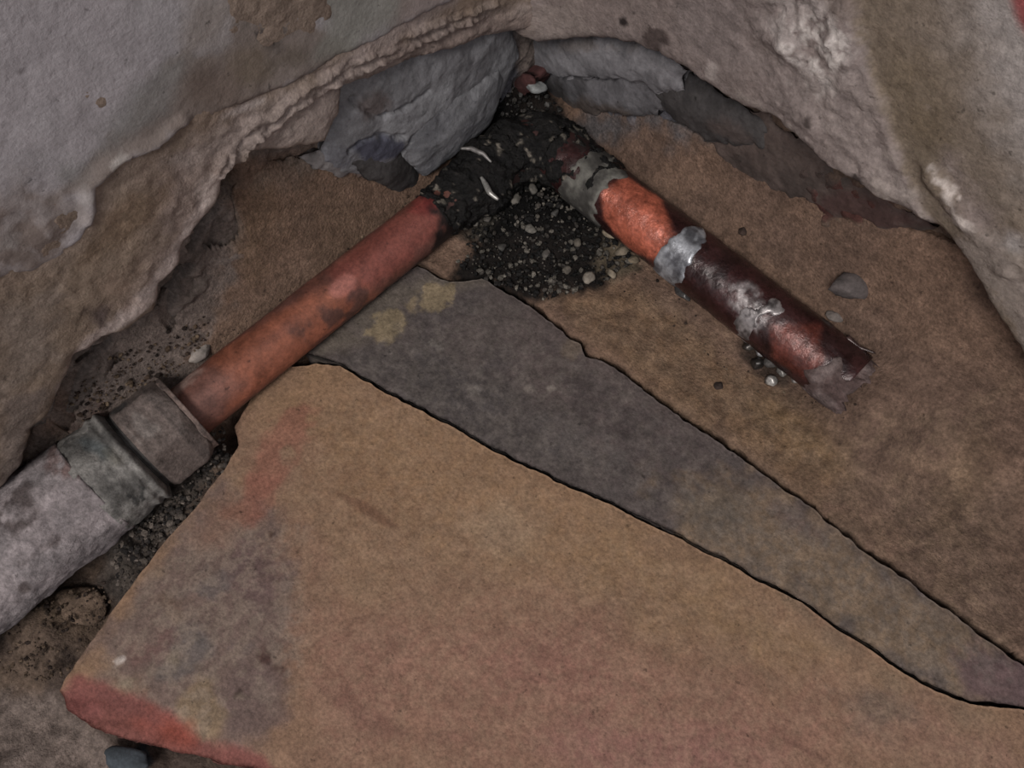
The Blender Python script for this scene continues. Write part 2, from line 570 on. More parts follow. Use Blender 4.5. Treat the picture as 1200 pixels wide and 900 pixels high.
def slab_c(V, P, d):
    C = base_color(P, (119, 94, 74), (113, 87, 71), .05, .9)
    S = lambda *a, **k: (a[0], a[1], k)
    return paint(C, V, P, FLOOR.px, [
        S([(360, 430), (460, 470), (640, 560), (760, 620), (700, 700), (520, 640), (400, 560), (320, 480)], (124, 97, 72), a=.7, soft=.012, warp=.008),
        S(ell(590, 620, 38, 26, 0), (128, 108, 88), a=.7, soft=.008, warp=.004),
        S([(380, 740), (640, 720), (900, 780), (1000, 860), (950, 960), (560, 960), (400, 860)], (120, 88, 75), a=.8, soft=.02, warp=.012, wsize=.03),
        S(ell(640, 790, 110, 40, 15), (122, 86, 76), a=.6, soft=.012, warp=.008, wsize=.02),
        S(ell(760, 880, 130, 40, 0), (120, 84, 77), a=.7, soft=.012, warp=.01, wsize=.02),
        S([(720, 620), (860, 680), (960, 760), (900, 800), (780, 740), (700, 680)], (120, 96, 70), a=.7, soft=.014, warp=.01, wsize=.02),
        S(ell(1100, 870, 90, 40, 20), (116, 88, 76), a=.7, soft=.010, warp=.008),
        S(ell(880, 800, 50, 24, 25), (104, 78, 66), a=.5, soft=.008, warp=.008),
        S(ell(1030, 835, 42, 22, 25), (92, 80, 72), a=.7, soft=.005, warp=.006),
        S([(920, 700), (1000, 760), (1090, 815), (1150, 835), (1130, 850), (1040, 800), (960, 745)], (100, 85, 70), a=.7, soft=.005, warp=.004),
        S(ell(430, 580, 60, 20, 25), (112, 84, 62), a=.5, soft=.01, warp=.006),
        # purple grey worn area at the left
        S([(190, 660), (260, 560), (330, 600), (350, 700), (340, 800), (300, 880), (220, 870), (120, 800), (110, 760)], (92, 77, 72), a=.9, soft=.006, warp=.006),
        S(ell(255, 720, 60, 40, -60), (88, 80, 78), a=.7, soft=.006, warp=.006, patchy=.01),
        S(ell(305, 670, 28, 40, -35), (86, 68, 66), a=.8, soft=.004, warp=.004),
        S(ell(300, 820, 40, 36, 0), (90, 74, 70), a=.8, soft=.004, warp=.005),
        S(ell(215, 760, 20, 40, 40), (84, 78, 76), a=.7, soft=.003, warp=.005),
        S([(140, 720), (190, 680), (230, 700), (190, 770), (150, 800), (110, 790)], (96, 78, 66), a=.7, soft=.004, warp=.005, patchy=.012),
        S(ell(185, 760, 34, 16, -30), (94, 70, 66), a=.7, soft=.003, warp=.005),
        S(ell(150, 800, 20, 6, -20), (112, 100, 84), a=.7, soft=.0012, warp=.004, wsize=.004),
        S(ell(236, 836, 24, 38, 0), (116, 98, 76), a=.7, soft=.0018, warp=.003),
        S(ell(206, 775, 8, 8), (110, 98, 80), a=.7, soft=.002, warp=.002),
        S(ell(184, 672, 10, 6), (116, 98, 82), a=.6, soft=.002, warp=.002),
        S(ell(312, 770, 10, 12, -40), (62, 42, 38), a=.85, soft=.0012, warp=.002, wsize=.004),
        S(ell(330, 785, 8, 5, 50), (70, 52, 46), a=.8, soft=.0012, warp=.002),
        S(ell(319, 627, 3, 5), (46, 32, 28), a=.9, soft=.0006),
        S(ell(281, 813, 4, 5), (52, 40, 36), a=.9, soft=.0008),
        S(ell(142, 773, 7, 3, -20), (176, 166, 160), a=.9, soft=.0005, warp=.001, wsize=.002),
        S([(190, 660), (270, 570), (350, 620), (350, 800), (240, 860), (120, 800)], (122, 108, 96), a=.4, soft=.006, warp=.006, patchy=.0028),
        S([(260, 520), (420, 450), (900, 700), (1200, 880), (1200, 960), (400, 960), (330, 700)], (98, 74, 62), a=.20, soft=.008, warp=.006, patchy=.0030),
        S([(260, 520), (420, 450), (900, 700), (1200, 880), (1200, 960), (400, 960), (330, 700)], (134, 112, 92), a=.22, soft=.008, warp=.006, patchy=.0024),
        # red clay: the broken corner and worn streaks
        S([(64, 812), (90, 795), (140, 808), (200, 835), (235, 868), (290, 880), (340, 910), (250, 910), (150, 880), (70, 840)], (104, 61, 56), a=.95, soft=.002, warp=.002),
        S(ell(195, 855, 40, 14, 25), (122, 60, 48), a=.85, soft=.004, warp=.002),
        S(ell(150, 830, 40, 8, 25), (96, 58, 54), a=.7, soft=.002, warp=.002),
        S(ell(95, 825, 20, 16, 30), (106, 62, 59), a=.7, soft=.003),
        S(ell(180, 882, 5, 5), (50, 28, 26), a=.9, soft=.0008, warp=.001),
        S(ell(274, 877, 4, 3), (50, 28, 26), a=.9, soft=.0008),
        S([(330, 475), (370, 470), (350, 520), (320, 570), (290, 615), (270, 600), (300, 550)], (122, 80, 66), a=.7, soft=.003, warp=.006),
        S(ell(300, 585, 18, 26, 30), (118, 76, 64), a=.55, soft=.003, warp=.004),
        S(ell(262, 610, 40, 24, -45), (108, 80, 66), a=.6, soft=.006),
        S([(390, 575), (430, 590), (470, 620), (462, 622), (420, 600)], (88, 62, 48), a=.7, soft=.001, warp=.001),
        S([(380, 800), (440, 840), (500, 860), (560, 860), (480, 870), (420, 850)], (96, 66, 58), a=.5, soft=.003, warp=.003),
        S([(900, 855), (930, 868), (965, 888), (980, 900), (965, 895), (925, 872)], (88, 58, 52), a=.6, soft=.001, warp=.001),
    ])

patch('floor_slab', FLOOR, slab_poly, slab_h, slab_c, MAT['slab'], floor, fine=.0012, skirt=.017, rough_edge=.0006, edge_size=.006)

# ------------------------------------------------------------------ left wall
LCORE = Plane(0, 0.0, 1)
LCOAT = Plane(0, 0.020, 1)
LPAINT = Plane(0, 0.0215, 1)
EDGE_L = [(-140, 690), (-60, 625), (5, 575), (30, 552), (38, 508), (62, 490), (76, 448), (95, 420), (125, 398), (155, 388), (186, 366), (190, 338), (214, 312), (222, 285), (240, 262), (258, 240), (268, 205), (296, 180), (340, 178), (384, 168), (402, 132), (405, 106), (450, 92), (500, 68), (545, 54), (590, 44), (618, 30)]

def lcore_h(V, P, d):
    x = .0095 + .0026 * fbm(P, .022, 4, 21) + .0012 * fbm(P, .005, 4, 22)
    # hollow behind the loose lower edge of the plaster
    for k, ln in enumerate(([(22, 585), (33, 558), (42, 510)], [(66, 492), (80, 450), (98, 424), (128, 402)], [(190, 372), (195, 342), (216, 316)], [(226, 288), (245, 264), (263, 240), (274, 206)], [(388, 168), (406, 134), (408, 108)])):
        pm = lambda u, v: on_plane(u, v, 0, .010)[1:]
        x = x - .022 * stain_mask(V, P, pm, ln, .0014, .0010, .005, 5 + k, line=.0016)
    return x

def lcore_c(V, P, d):
    C = base_color(P, (98, 88, 83), (86, 77, 72), .02, .8)
    S = lambda *a, **k: (a[0], a[1], k)
    return paint(C, V, P, lambda u, v: on_plane(u, v, 0, .010)[1:], [
        S([(270, 190), (400, 170), (520, 200), (480, 260), (300, 260), (280, 330)], (102, 82, 69), a=.8, soft=.004),
        S([(400, 100), (600, 40), (620, 160), (520, 200), (380, 200)], (78, 78, 84), a=.9, soft=.004),
        S(ell(105, 500, 40, 20, -30), (70, 46, 40), a=.5, soft=.003, patchy=.006),
    ])

wall_left = patch('wall_left', LCORE, [(.02, -.03), (-.75, -.03), (-.75, .5), (.02, .5)], lcore_h, lcore_c, MAT['core'],
                  fine=.0011, coarse=.014, skirt=.03, rough_edge=0, fine_test=lambda G: G[:, 1] < .125)
tag(wall_left, 'pale painted plaster wall broken away above the copper pipe with compression nut', 'wall', kind='structure')

e = LCOAT.poly(EDGE_L)
e_in = e[e[:, 0] < -.023]
coat_l = np.concatenate([[(-.75, .02)], e_in, [(-.004, .068), (-.004, .5), (-.75, .5)]])

RIDGE = [(-140, 380), (-60, 350), (0, 332), (40, 322), (70, 310), (100, 284), (116, 252), (114, 222), (140, 198), (165, 184), (188, 176), (214, 152), (250, 140), (280, 128), (310, 116), (336, 106), (370, 86), (400, 70), (440, 52), (470, 36), (500, 20), (540, 0)]
RIDGES_L = [  # lips of successive skins: outline on the wall, half width, height
    ([(262, 205), (275, 178), (300, 160), (318, 140), (335, 118), (360, 100), (395, 84)], .0012, .0022),
    ([(285, 190), (296, 165), (322, 150), (345, 125), (375, 110), (400, 92), (440, 78), (490, 55)], .0012, .0022),
    ([(250, 215), (262, 185), (285, 160), (300, 140)], .0010, .0015),
    ([(420, 70), (470, 56), (520, 40), (570, 20)], .0014, .002),
    ([(380, 100), (410, 90), (450, 70), (500, 48), (550, 25)], .0012, .002),
    ([(480, 42), (520, 28), (580, 5)], .0014, .0025),
]

def terraces(P, size, seed, levels=(-.35, -.05, .25, .5)):
    """flaking skins: a stack of thin sheets with broken rims, 0..1"""
    n = fbm(P, size, 5, seed)
    return sum(sstep(t - .035, t + .035, n) for t in levels) / len(levels)

def coat_l_h(V, P, d):
    h = .0007 * fbm(P, .030, 3, 61) + .0004 * fbm(P, .004, 4, 62)
    h = h + .009 * np.exp(-np.maximum(-V[:, 0] - .020, 0) / .010)        # coved corner
    for k, (ln, w, a) in enumerate(RIDGES_L):
        h = h + a * .7 * stain_mask(V, P, LCOAT.px, ln, .0006, .0010, .004, 80 + k, line=w * .7)
    zone = stain_mask(V, P, LCOAT.px, [(230, 250), (260, 150), (400, 60), (600, 0), (620, 60), (400, 110), (290, 190)], .006, .004)
    h = h + zone * .0026 * (terraces(np.stack([P[:, 0], (P[:, 1] - P[:, 2] * .35) * .22, P[:, 2] + P[:, 1] * .25], 1), .0075, 65) - .4)
    h = h + (1 - zone) * .0012 * (terraces(P, .03, 66) - .5)
    # the broken lip thins out
    return h - .0015 * np.exp(-d / .004) - .0012 * np.exp(-d / .0010)

def coat_l_c(V, P, d):
    C = base_color(P, (112, 98, 88), (104, 89, 78), .02, .7)
    S = lambda *a, **k: (a[0], a[1], k)
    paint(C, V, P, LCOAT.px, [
        S([(200, 180), (330, 110), (420, 60), (620, 0), (620, 60), (410, 110), (390, 165), (290, 185), (250, 245), (190, 340), (150, 370), (180, 260)], (130, 118, 113), a=.85, soft=.006, warp=.006),
        S([(175, 200), (260, 180), (255, 235), (210, 290), (170, 350), (100, 400), (130, 300)], (108, 92, 84), a=.6, soft=.006, warp=.006),
        S([(-60, 340), (60, 320), (110, 270), (170, 230), (190, 280), (130, 370), (90, 420), (60, 490), (0, 580), (-60, 600)], (110, 95, 82), a=.8, soft=.008, warp=.006),
        S([(0, 360), (60, 340), (70, 420), (0, 460)], (104, 94, 88), a=.6, soft=.006, warp=.006),
        S([(0, 470), (60, 450), (40, 510), (30, 555), (0, 580)], (96, 86, 82), a=.7, soft=.004),
        S([(60, 485), (76, 440), (110, 402), (155, 380), (190, 345), (215, 300), (240, 258), (266, 205), (246, 215), (215, 270), (180, 325), (140, 368), (100, 400)], (150, 137, 132), a=.85, soft=.002, warp=.002),
        S(ell(246, 225, 14, 18, 20), (160, 147, 141), a=.8, soft=.002, warp=.002),
        S([(120, 250), (170, 215), (200, 215), (180, 260), (120, 300), (95, 310)], (98, 80, 64), a=.6, soft=.004, warp=.004),
        S(ell(145, 340, 26, 20, 0), (120, 102, 90), a=.6, soft=.004, warp=.004, patchy=.006),
        S(ell(120, 372, 8, 14, 20), (64, 54, 54), a=.8, soft=.002, warp=.002),  # shade of a small dent, painted in as a dark spot
        S(ell(105, 365, 8, 5, 0), (72, 60, 54), a=.7, soft=.002, warp=.002),
        S([(430, 70), (560, 20), (620, 10), (620, 30), (560, 48), (480, 72)], (104, 90, 84), a=.6, soft=.003, warp=.003),
        S([(500, 0), (540, 0), (490, 35), (430, 60), (400, 75), (440, 40)], (128, 116, 112), a=.8, soft=.003, warp=.003),
        S(ell(282, 128, 30, 4, -22), (146, 136, 132), a=.9, soft=.0012, warp=.001),
        S(ell(480, 10, 14, 14), (112, 100, 98), a=.6, soft=.003),
    ])
    return C

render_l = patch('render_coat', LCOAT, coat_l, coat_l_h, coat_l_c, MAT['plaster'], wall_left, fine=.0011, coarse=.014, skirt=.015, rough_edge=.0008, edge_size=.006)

r = LPAINT.poly(RIDGE)
r = r[r[:, 0] < -.045]
paint_l = np.concatenate([[(-.75, .13)], r, [(-.040, .112), (-.036, .5), (-.75, .5)]])

def paint_l_h(V, P, d):
    h = .0007 * fbm(P, .035, 3, 71) + .0002 * fbm(P, .006, 3, 72)
    zone = stain_mask(V, P, LPAINT.px, [(-40, 230), (60, 210), (110, 230), (110, 260), (60, 320), (-40, 350)], .006, .004)
    h = h + zone * .0008 * (terraces(P, .008, 73) - 1)
    zone2 = stain_mask(V, P, LPAINT.px, [(180, 80), (340, 20), (400, 70), (300, 120), (200, 150)], .006, .004)
    h = h + zone2 * .0005 * (terraces(P, .009, 75) - 1)
    return h - .0009 - .0010 * np.exp(-d / .0007) + .0017 * stain_mask(V, P, LPAINT.px, [(108, 262), (108, 222), (136, 192), (188, 170), (215, 148)], .0025, .001, line=.0022)

def paint_l_c(V, P, d):
    C = base_color(P, (138, 133, 136), (130, 127, 129), .03, .6)
    S = lambda *a, **k: (a[0], a[1], k)
    return paint(C, V, P, LPAINT.px, [
        S([(178, 90), (220, 68), (260, 72), (280, 30), (330, 18), (420, 60), (300, 125), (200, 165), (120, 215), (60, 240), (100, 200), (150, 140)], (104, 93, 86), a=.85, soft=.002, warp=.004),
        S([(178, 85), (214, 72), (210, 120), (170, 150), (100, 205), (70, 215), (120, 165)], (112, 110, 109), a=.8, soft=.004, warp=.004),
        S([(220, 0), (340, -20), (330, 20), (270, 40), (250, 68), (216, 70)], (124, 116, 111), a=.8, soft=.005, warp=.003),
        S(ell(250, 55, 18, 9, -15), (128, 122, 120), a=.7, soft=.002, warp=.003),
        S(ell(310, 45, 22, 16, -10), (62, 56, 52), a=.75, soft=.003, warp=.005, patchy=.006),
        S(ell(250, 110, 36, 28, -10), (88, 74, 66), a=.6, soft=.006, warp=.005),
        S(ell(300, 78, 22, 26, 20), (92, 80, 66), a=.6, soft=.004, warp=.004),
        S([(330, -20), (500, -20), (470, 35), (400, 66), (372, 70), (380, 30)], (114, 113, 107), a=.85, soft=.005, warp=.004),
        S([(465, -20), (560, -20), (500, 18), (465, 36)], (124, 112, 108), a=.8, soft=.003, warp=.003),
        S(ell(340, 70, 24, 12, -25), (80, 72, 62), a=.6, soft=.003, warp=.003),
        S([(-60, 215), (30, 215), (110, 235), (116, 260), (60, 318), (-60, 352)], (118, 109, 105), a=.7, soft=.005, warp=.006),
        S([(-60, 230), (40, 220), (90, 280), (40, 330), (-60, 360)], (92, 78, 70), a=.65, soft=.004, warp=.006, patchy=.006),
        S(ell(105, 232, 12, 10), (138, 132, 130), a=.8, soft=.002, warp=.002),
        S(ell(140, 190, 11, 6, -20), (158, 152, 148), a=.9, soft=.001, warp=.002, wsize=.004),
        S(ell(180, 174, 6, 4, -20), (144, 136, 132), a=.8, soft=.001, warp=.002, wsize=.004),
        S([(114, 224), (140, 200), (170, 186), (192, 178), (170, 192), (140, 206), (118, 232)], (128, 118, 112), a=.8, soft=.001, warp=.001),
        S(ell(10, 290, 20, 14), (124, 118, 116), a=.7, soft=.003, warp=.004, patchy=.006),
        S(ell(308, 46, 4, 4), (30, 26, 26), a=.9, soft=.0006),
        S(ell(103, 39, 3, 3), (80, 74, 76), a=.8, soft=.0006),
        S(ell(28, 88, 3, 3), (84, 78, 80), a=.8, soft=.0006),
    ])

patch('paint_coat', LPAINT, paint_l, paint_l_h, paint_l_c, MAT['paint'], wall_left, fine=.0011, coarse=.014, skirt=.003, rough_edge=.0007, edge_size=.004)

# ------------------------------------------------------------------ right wall
RCORE = Plane(1, 0.0, -1)
RCOAT = Plane(1, -0.020, -1)
EDGE_R = [(590, 44), (640, 42), (700, 44), (742, 50), (770, 60), (800, 80), (835, 104), (870, 124), (905, 138), (940, 166), (975, 196), (1010, 218), (1040, 236), (1070, 252), (1098, 272), (1120, 296), (1142, 332), (1170, 378), (1200, 424), (1250, 500), (1330, 590)]

def rcore_h(V, P, d):
    return .003 + .0028 * fbm(P, .025, 4, 31) + .0010 * fbm(P, .005, 4, 32)

def rcore_c(V, P, d):
    C = base_color(P, (98, 81, 69), (88, 73, 63), .02, .8)
    S = lambda *a, **k: (a[0], a[1], k)
    return paint(C, V, P, lambda u, v: on_plane(u, v, 1, -.003)[[0, 2]], [
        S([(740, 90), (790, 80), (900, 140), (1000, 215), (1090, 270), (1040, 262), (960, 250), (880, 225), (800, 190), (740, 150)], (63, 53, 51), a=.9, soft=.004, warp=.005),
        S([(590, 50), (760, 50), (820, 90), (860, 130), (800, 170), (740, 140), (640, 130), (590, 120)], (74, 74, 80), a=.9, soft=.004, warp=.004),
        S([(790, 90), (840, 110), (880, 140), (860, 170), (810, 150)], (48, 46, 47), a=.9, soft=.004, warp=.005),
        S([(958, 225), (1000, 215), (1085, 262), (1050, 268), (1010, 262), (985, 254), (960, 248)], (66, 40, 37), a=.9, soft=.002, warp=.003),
        S([(680, 140), (760, 150), (900, 230), (880, 260), (760, 200)], (102, 82, 69), a=.8, soft=.005, warp=.004),
        S([(1060, 275), (1110, 290), (1180, 400), (1100, 420)], (102, 82, 69), a=.8, soft=.006, warp=.004),
    ])

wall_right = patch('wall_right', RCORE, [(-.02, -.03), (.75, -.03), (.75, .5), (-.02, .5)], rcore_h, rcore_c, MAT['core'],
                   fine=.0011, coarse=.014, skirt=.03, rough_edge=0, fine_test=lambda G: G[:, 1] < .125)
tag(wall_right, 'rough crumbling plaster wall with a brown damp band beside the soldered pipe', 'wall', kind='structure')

er = RCOAT.poly(EDGE_R)
er = er[er[:, 0] > .0205]
coat_r = np.concatenate([[(.004, .068)], er, [(.75, .02), (.75, .5), (.004, .5)]])
CRUST = [(880, -60), (1000, -60), (1010, 40), (1022, 80), (1040, 130), (1052, 170), (1068, 210), (1086, 255), (1096, 275), (1040, 240), (950, 178), (905, 140), (880, 100)]

def coat_r_h(V, P, d):
    h = .0007 * fbm(P, .035, 3, 91) + .0004 * fbm(P, .004, 4, 92)
    h = h + .009 * np.exp(-np.maximum(V[:, 0] - .020, 0) / .010)        # coved corner
    pale = stain_mask(V, P, RCOAT.px, [(540, -100), (1004, -100), (1008, 20), (1012, 50), (1022, 80), (1040, 130), (1052, 170), (1068, 210), (1086, 255), (1098, 290), (700, 120), (540, 60)], .0011, .0016, .006)
    crust = stain_mask(V, P, RCOAT.px, [(880, -40), (985, -40), (1005, 30), (1012, 80), (1000, 110), (960, 90), (910, 60)], .006, .004)
    crust2 = stain_mask(V, P, RCOAT.px, CRUST, .006, .004)
    h = h + .0020 * pale + .0024 * crust * terraces(P, .007, 93) + .0016 * crust2 * (terraces(P, .008, 94) - .5)
    flake = stain_mask(V, P, RCOAT.px, [(1075, 180), (1100, 200), (1140, 260), (1180, 290), (1220, 330), (1170, 320), (1120, 260), (1085, 210)], .002, .002)
    h = h + .0015 * flake * (1 + fbm(P, .006, 3, 95))
    return h - .0012 * np.exp(-d / .004) - .0012 * np.exp(-d / .0010)

def coat_r_c(V, P, d):
    C = base_color(P, (117, 106, 103), (108, 96, 92), .02, .6)
    S = lambda *a, **k: (a[0], a[1], k)
    return paint(C, V, P, RCOAT.px, [
        # brown damp band, pale paint beyond it
        S([(1000, -60), (1300, -60), (1400, 600), (1200, 430), (1098, 280), (1060, 195), (1035, 120), (1012, 50)], (102, 90, 78), a=.95, soft=.0012, warp=.0015, wsize=.006),
        S([(1060, -60), (1120, -60), (1180, 120), (1220, 260), (1180, 250), (1120, 120)], (114, 103, 95), a=.7, soft=.012, warp=.006),
        S([(1110, -60), (1300, -60), (1300, 280), (1200, 200), (1150, 80)], (142, 135, 132), a=.9, soft=.010, warp=.004),
        S(ell(1085, 160, 30, 40, -25), (88, 76, 62), a=.6, soft=.008, warp=.005),
        S(ell(1070, 110, 26, 60, -15), (106, 92, 74), a=.5, soft=.008, warp=.006),
        S([(1110, 190), (1160, 240), (1180, 300), (1200, 340), (1170, 300), (1120, 260)], (116, 104, 102), a=.7, soft=.005, warp=.005),
        S([(1078, 180), (1100, 192), (1125, 228), (1152, 262), (1128, 262), (1098, 215)], (168, 158, 152), a=.9, soft=.001, warp=.003, wsize=.005, patchy=.005),
        S([(1155, 270), (1200, 300), (1240, 380), (1200, 420), (1150, 340), (1110, 285)], (120, 110, 104), a=.8, soft=.003, warp=.005),
        S(ell(1190, 285, 14, 12), (142, 136, 134), a=.8, soft=.003, warp=.003),
        S(ell(1088, 126, 5, 4), (140, 126, 116), a=.8, soft=.001, warp=.001),
        # pale crusty efflorescence on the plaster
        S([(900, -40), (985, -40), (1008, 30), (1008, 70), (985, 110), (950, 110), (915, 70)], (142, 133, 130), a=.8, soft=.004, warp=.006, patchy=.005),
        S([(940, 90), (1005, 70), (1030, 130), (1052, 190), (1085, 262), (1040, 235), (980, 170), (950, 130)], (132, 121, 117), a=.7, soft=.005, warp=.005),
        S(ell(955, 45, 40, 40, 0), (178, 170, 166), a=.9, soft=.003, warp=.005, patchy=.003),
        S([(930, 100), (970, 85), (990, 100), (960, 112)], (168, 160, 156), a=.8, soft=.002, warp=.003, patchy=.004),
        S([(1040, 160), (1060, 200), (1088, 262), (1060, 245), (1020, 222)], (136, 126, 120), a=.7, soft=.002, warp=.004, patchy=.008),
        S(ell(836, 82, 8, 10, 20), (146, 136, 132), a=.8, soft=.0015, warp=.002, wsize=.004),
        S([(860, 100), (930, 142), (960, 180), (925, 155), (880, 126)], (140, 130, 124), a=.7, soft=.002, warp=.003, patchy=.005),
        S([(620, 0), (680, 0), (700, 40), (620, 50)], (124, 113, 108), a=.7, soft=.004, warp=.004),
        S([(560, 10), (640, 0), (640, 40), (560, 50)], (106, 94, 88), a=.7, soft=.004, warp=.004),
        S(ell(771, 43, 15, 15), (60, 50, 48), a=.85, soft=.0014, warp=.0025, wsize=.004),
        S(ell(734, 23, 4, 4), (34, 28, 28), a=.95, soft=.0006, warp=.0006),
        S(ell(747, 12, 3, 3), (60, 52, 50), a=.8, soft=.0006),
        S(ell(952, 134, 4, 5), (50, 42, 40), a=.8, soft=.0008),
        S(ell(1003, 208, 2.5, 7), (48, 40, 38), a=.9, soft=.0006),
        S(ell(995, 118, 8, 14, 0), (100, 90, 88), a=.7, soft=.0015, warp=.003, wsize=.005),
        S([(790, -20), (880, -20), (900, 40), (850, 60), (800, 40)], (104, 94, 92), a=.5, soft=.008, warp=.005),
        S([(970, -60), (1005, -60), (1010, 16), (990, 18), (975, 0)], (100, 88, 82), a=.7, soft=.002, warp=.002),
        # end of a red painted stripe
        S([(1178, -40), (1320, -40), (1320, 140), (1240, 90), (1205, 45), (1188, 15)], (128, 62, 62), a=.95, soft=.0015, warp=.0006),
    ])

patch('plaster_coat', RCOAT, coat_r, coat_r_h, coat_r_c, MAT['plaster'], wall_right, fine=.0011, coarse=.014, skirt=.016, rough_edge=.0008, edge_size=.006)

# ------------------------------------------------------------------ pipes
ZP = .012
XP = .0295           # left pipe axis x, right pipe axis y = -XP
LEFT_AX = (np.array([XP, -XP, ZP]), np.array([0, -1.0, 0]), np.array([1.0, 0, 0]))     # origin, direction, side; s counts outwards from the corner
RIGHT_AX = (np.array([XP, -XP - .0008, ZP + .001]), np.array([1.0, 0, 0]), np.array([0, -1.0, 0]))

def cyl_px(ax, R):
    O, D, S = ax
    Z = np.array([0, 0, 1.0])
    def f(u, v):
        d = ray(u, v)
        o = CAM - O
        dd = np.array([d @ S, d @ Z]); oo = np.array([o @ S, o @ Z])
        a, b, c = dd @ dd, 2 * dd @ oo, oo @ oo - R * R
        q = b * b - 4 * a * c
        t = (-b - math.sqrt(q)) / (2 * a) if q > 0 else -b / (2 * a)
        p = oo + dd * t
        return np.array([(o + d * t) @ D, R * math.atan2(p[0], p[1])])
    return f

def tube(name, ax, s0, s1, R, mat, parent, cfun, rfun=None, step=.0010, n=72, cap=True, tail=None):
    O, D, S = ax
    Z = np.array([0, 0, 1.0])
    ns = max(2, int((s1 - s0) / step))
    ss = np.linspace(s0, s1, ns + 1)
    th = np.linspace(-math.pi, math.pi, n, endpoint=False)
    Sg, Tg = np.meshgrid(ss, th, indexing='ij')
    s, t = Sg.ravel(), Tg.ravel()
    dirs = np.sin(t)[:, None] * S + np.cos(t)[:, None] * Z
    P0 = O + s[:, None] * D + R * dirs
    r = R + (rfun(s, t, P0) if rfun else 0)
    r = np.broadcast_to(r, s.shape)
    P = O + s[:, None] * D + r[:, None] * dirs
    C = cfun(np.stack([s, R * t], 1), P0)
    if tail:
        P = P + tail(s, t, P0)[:, None] * D
    faces = []
    for i in range(ns):
        for j in range(n):
            k = (j + 1) % n
            faces.append((i * n + j, i * n + k, (i + 1) * n + k, (i + 1) * n + j))
    if cap:
        faces.append(tuple(range(n))[::-1])
        faces.append(tuple(range(ns * n, ns * n + n)))
    return mesh_obj(name, P, faces, mat, parent, C)

pipe = bpy.data.objects.new('copper_pipe', None)
pipe.empty_display_size = .01
pipe.location = (0, 0, 0)
col.objects.link(pipe)
tag(pipe, 'copper pipe run with a charred elbow, compression nut and soldered joint in the broken corner', 'pipe')

lmap = cyl_px(LEFT_AX, .0113)
def left_c(Q, P):
    C = base_color(P, (100, 62, 52), (82, 53, 47), .012, .8)
    S = lambda *a, **k: (a[0], a[1], k)
    paint(C, Q, P, lmap, [
        S([(240, 420), (340, 360), (420, 320), (440, 350), (340, 430), (260, 490)], (130, 74, 52), a=.7, soft=.004, warp=.003),
        S([(200, 455), (250, 430), (290, 450), (250, 500), (225, 495)], (98, 66, 58), a=.8, soft=.004, warp=.003),
        S([(380, 320), (490, 235), (525, 260), (480, 310), (410, 350)], (118, 62, 54), a=.7, soft=.004, warp=.003),
        S(ell(402, 335, 18, 11, -35), (152, 96, 86), a=.8, soft=.0015, warp=.001),
        S([(340, 385), (420, 330), (470, 320), (500, 300), (450, 350), (370, 410)], (56, 42, 40), a=.75, soft=.003, warp=.004, patchy=.008),
        S([(490, 225), (520, 235), (560, 250), (540, 300), (505, 300), (515, 265)], (24, 18, 18), a=.95, soft=.002, warp=.004, wsize=.004),
        S(ell(495, 240, 16, 12), (112, 40, 38), a=.6, soft=.002, warp=.003, wsize=.004),
        S([(190, 440), (215, 430), (240, 430), (225, 445), (205, 465)], (138, 118, 110), a=.7, soft=.0015, warp=.002, wsize=.004),
        S([(300, 400), (350, 370), (355, 378), (310, 410)], (112, 66, 52), a=.6, soft=.002, warp=.002),
    ])
    return C
tube('tube', LEFT_AX, .012, .208, .0113, MAT['copper'], pipe, left_c, lambda s, t, P: .0002 * fbm(P, .02, 3, 2) + .00012 * fbm(P, .003, 3, 6))

rmap = cyl_px(RIGHT_AX, .0133)
def right_c(Q, P):
    C = base_color(P, (50, 27, 27), (34, 22, 22), .010, .7)
    S = lambda *a, **k: (a[0], a[1], k)
    paint(C, Q, P, rmap, [
        S([(705, 225), (735, 205), (775, 235), (790, 275), (775, 310), (735, 290), (708, 255)], (150, 78, 58), a=.95, soft=.002, warp=.002),
        S([(905, 385), (960, 380), (965, 420), (940, 440), (905, 420)], (88, 44, 36), a=.9, soft=.002, warp=.002),
        S([(850, 330), (880, 335), (905, 375), (890, 390), (860, 370)], (136, 130, 130), a=.6, soft=.002, warp=.004, patchy=.0025),
    ])
    return C
ra = lambda u, v: rmap(u, v)[0]
END = ra(1006, 442)
tube('tube', RIGHT_AX, .012, END - .001, .0133, MAT['wetcopper'], pipe, right_c, lambda s, t, P: .0003 * fbm(P, .014, 3, 2) + .0002 * fbm(P, .003, 3, 6))

# elbow inside the char: swept through the bend
def sweep(name, path, radii, mat, parent, cfun, noise=None, n=40):
    path = np.asarray(path, float)
    T = np.gradient(path, axis=0)
    T /= np.linalg.norm(T, axis=1)[:, None]
    Z = np.array([0, 0, 1.0])
    P, ctr = [], []
    for p, t, r in zip(path, T, radii):
        S = np.cross(t, Z); S /= np.linalg.norm(S)
        U = np.cross(S, t)
        for j in range(n):
            a = 2 * math.pi * j / n
            dv = math.sin(a) * S + math.cos(a) * U
            P.append(p + r * dv); ctr.append(dv)
    P = np.array(P); ctr = np.array(ctr)
    P0 = P.copy()
    if noise is not None:
        P = P + ctr * noise(P0)[:, None]
    faces = []
    m = len(path)
    for i in range(m - 1):
        for j in range(n):
            k = (j + 1) % n
            faces.append((i * n + j, (i + 1) * n + j, (i + 1) * n + k, i * n + k))
    faces.append(tuple(range(n)))
    faces.append(tuple(range((m - 1) * n, m * n))[::-1])
    return mesh_obj(name, P, faces, mat, parent, cfun(P0))

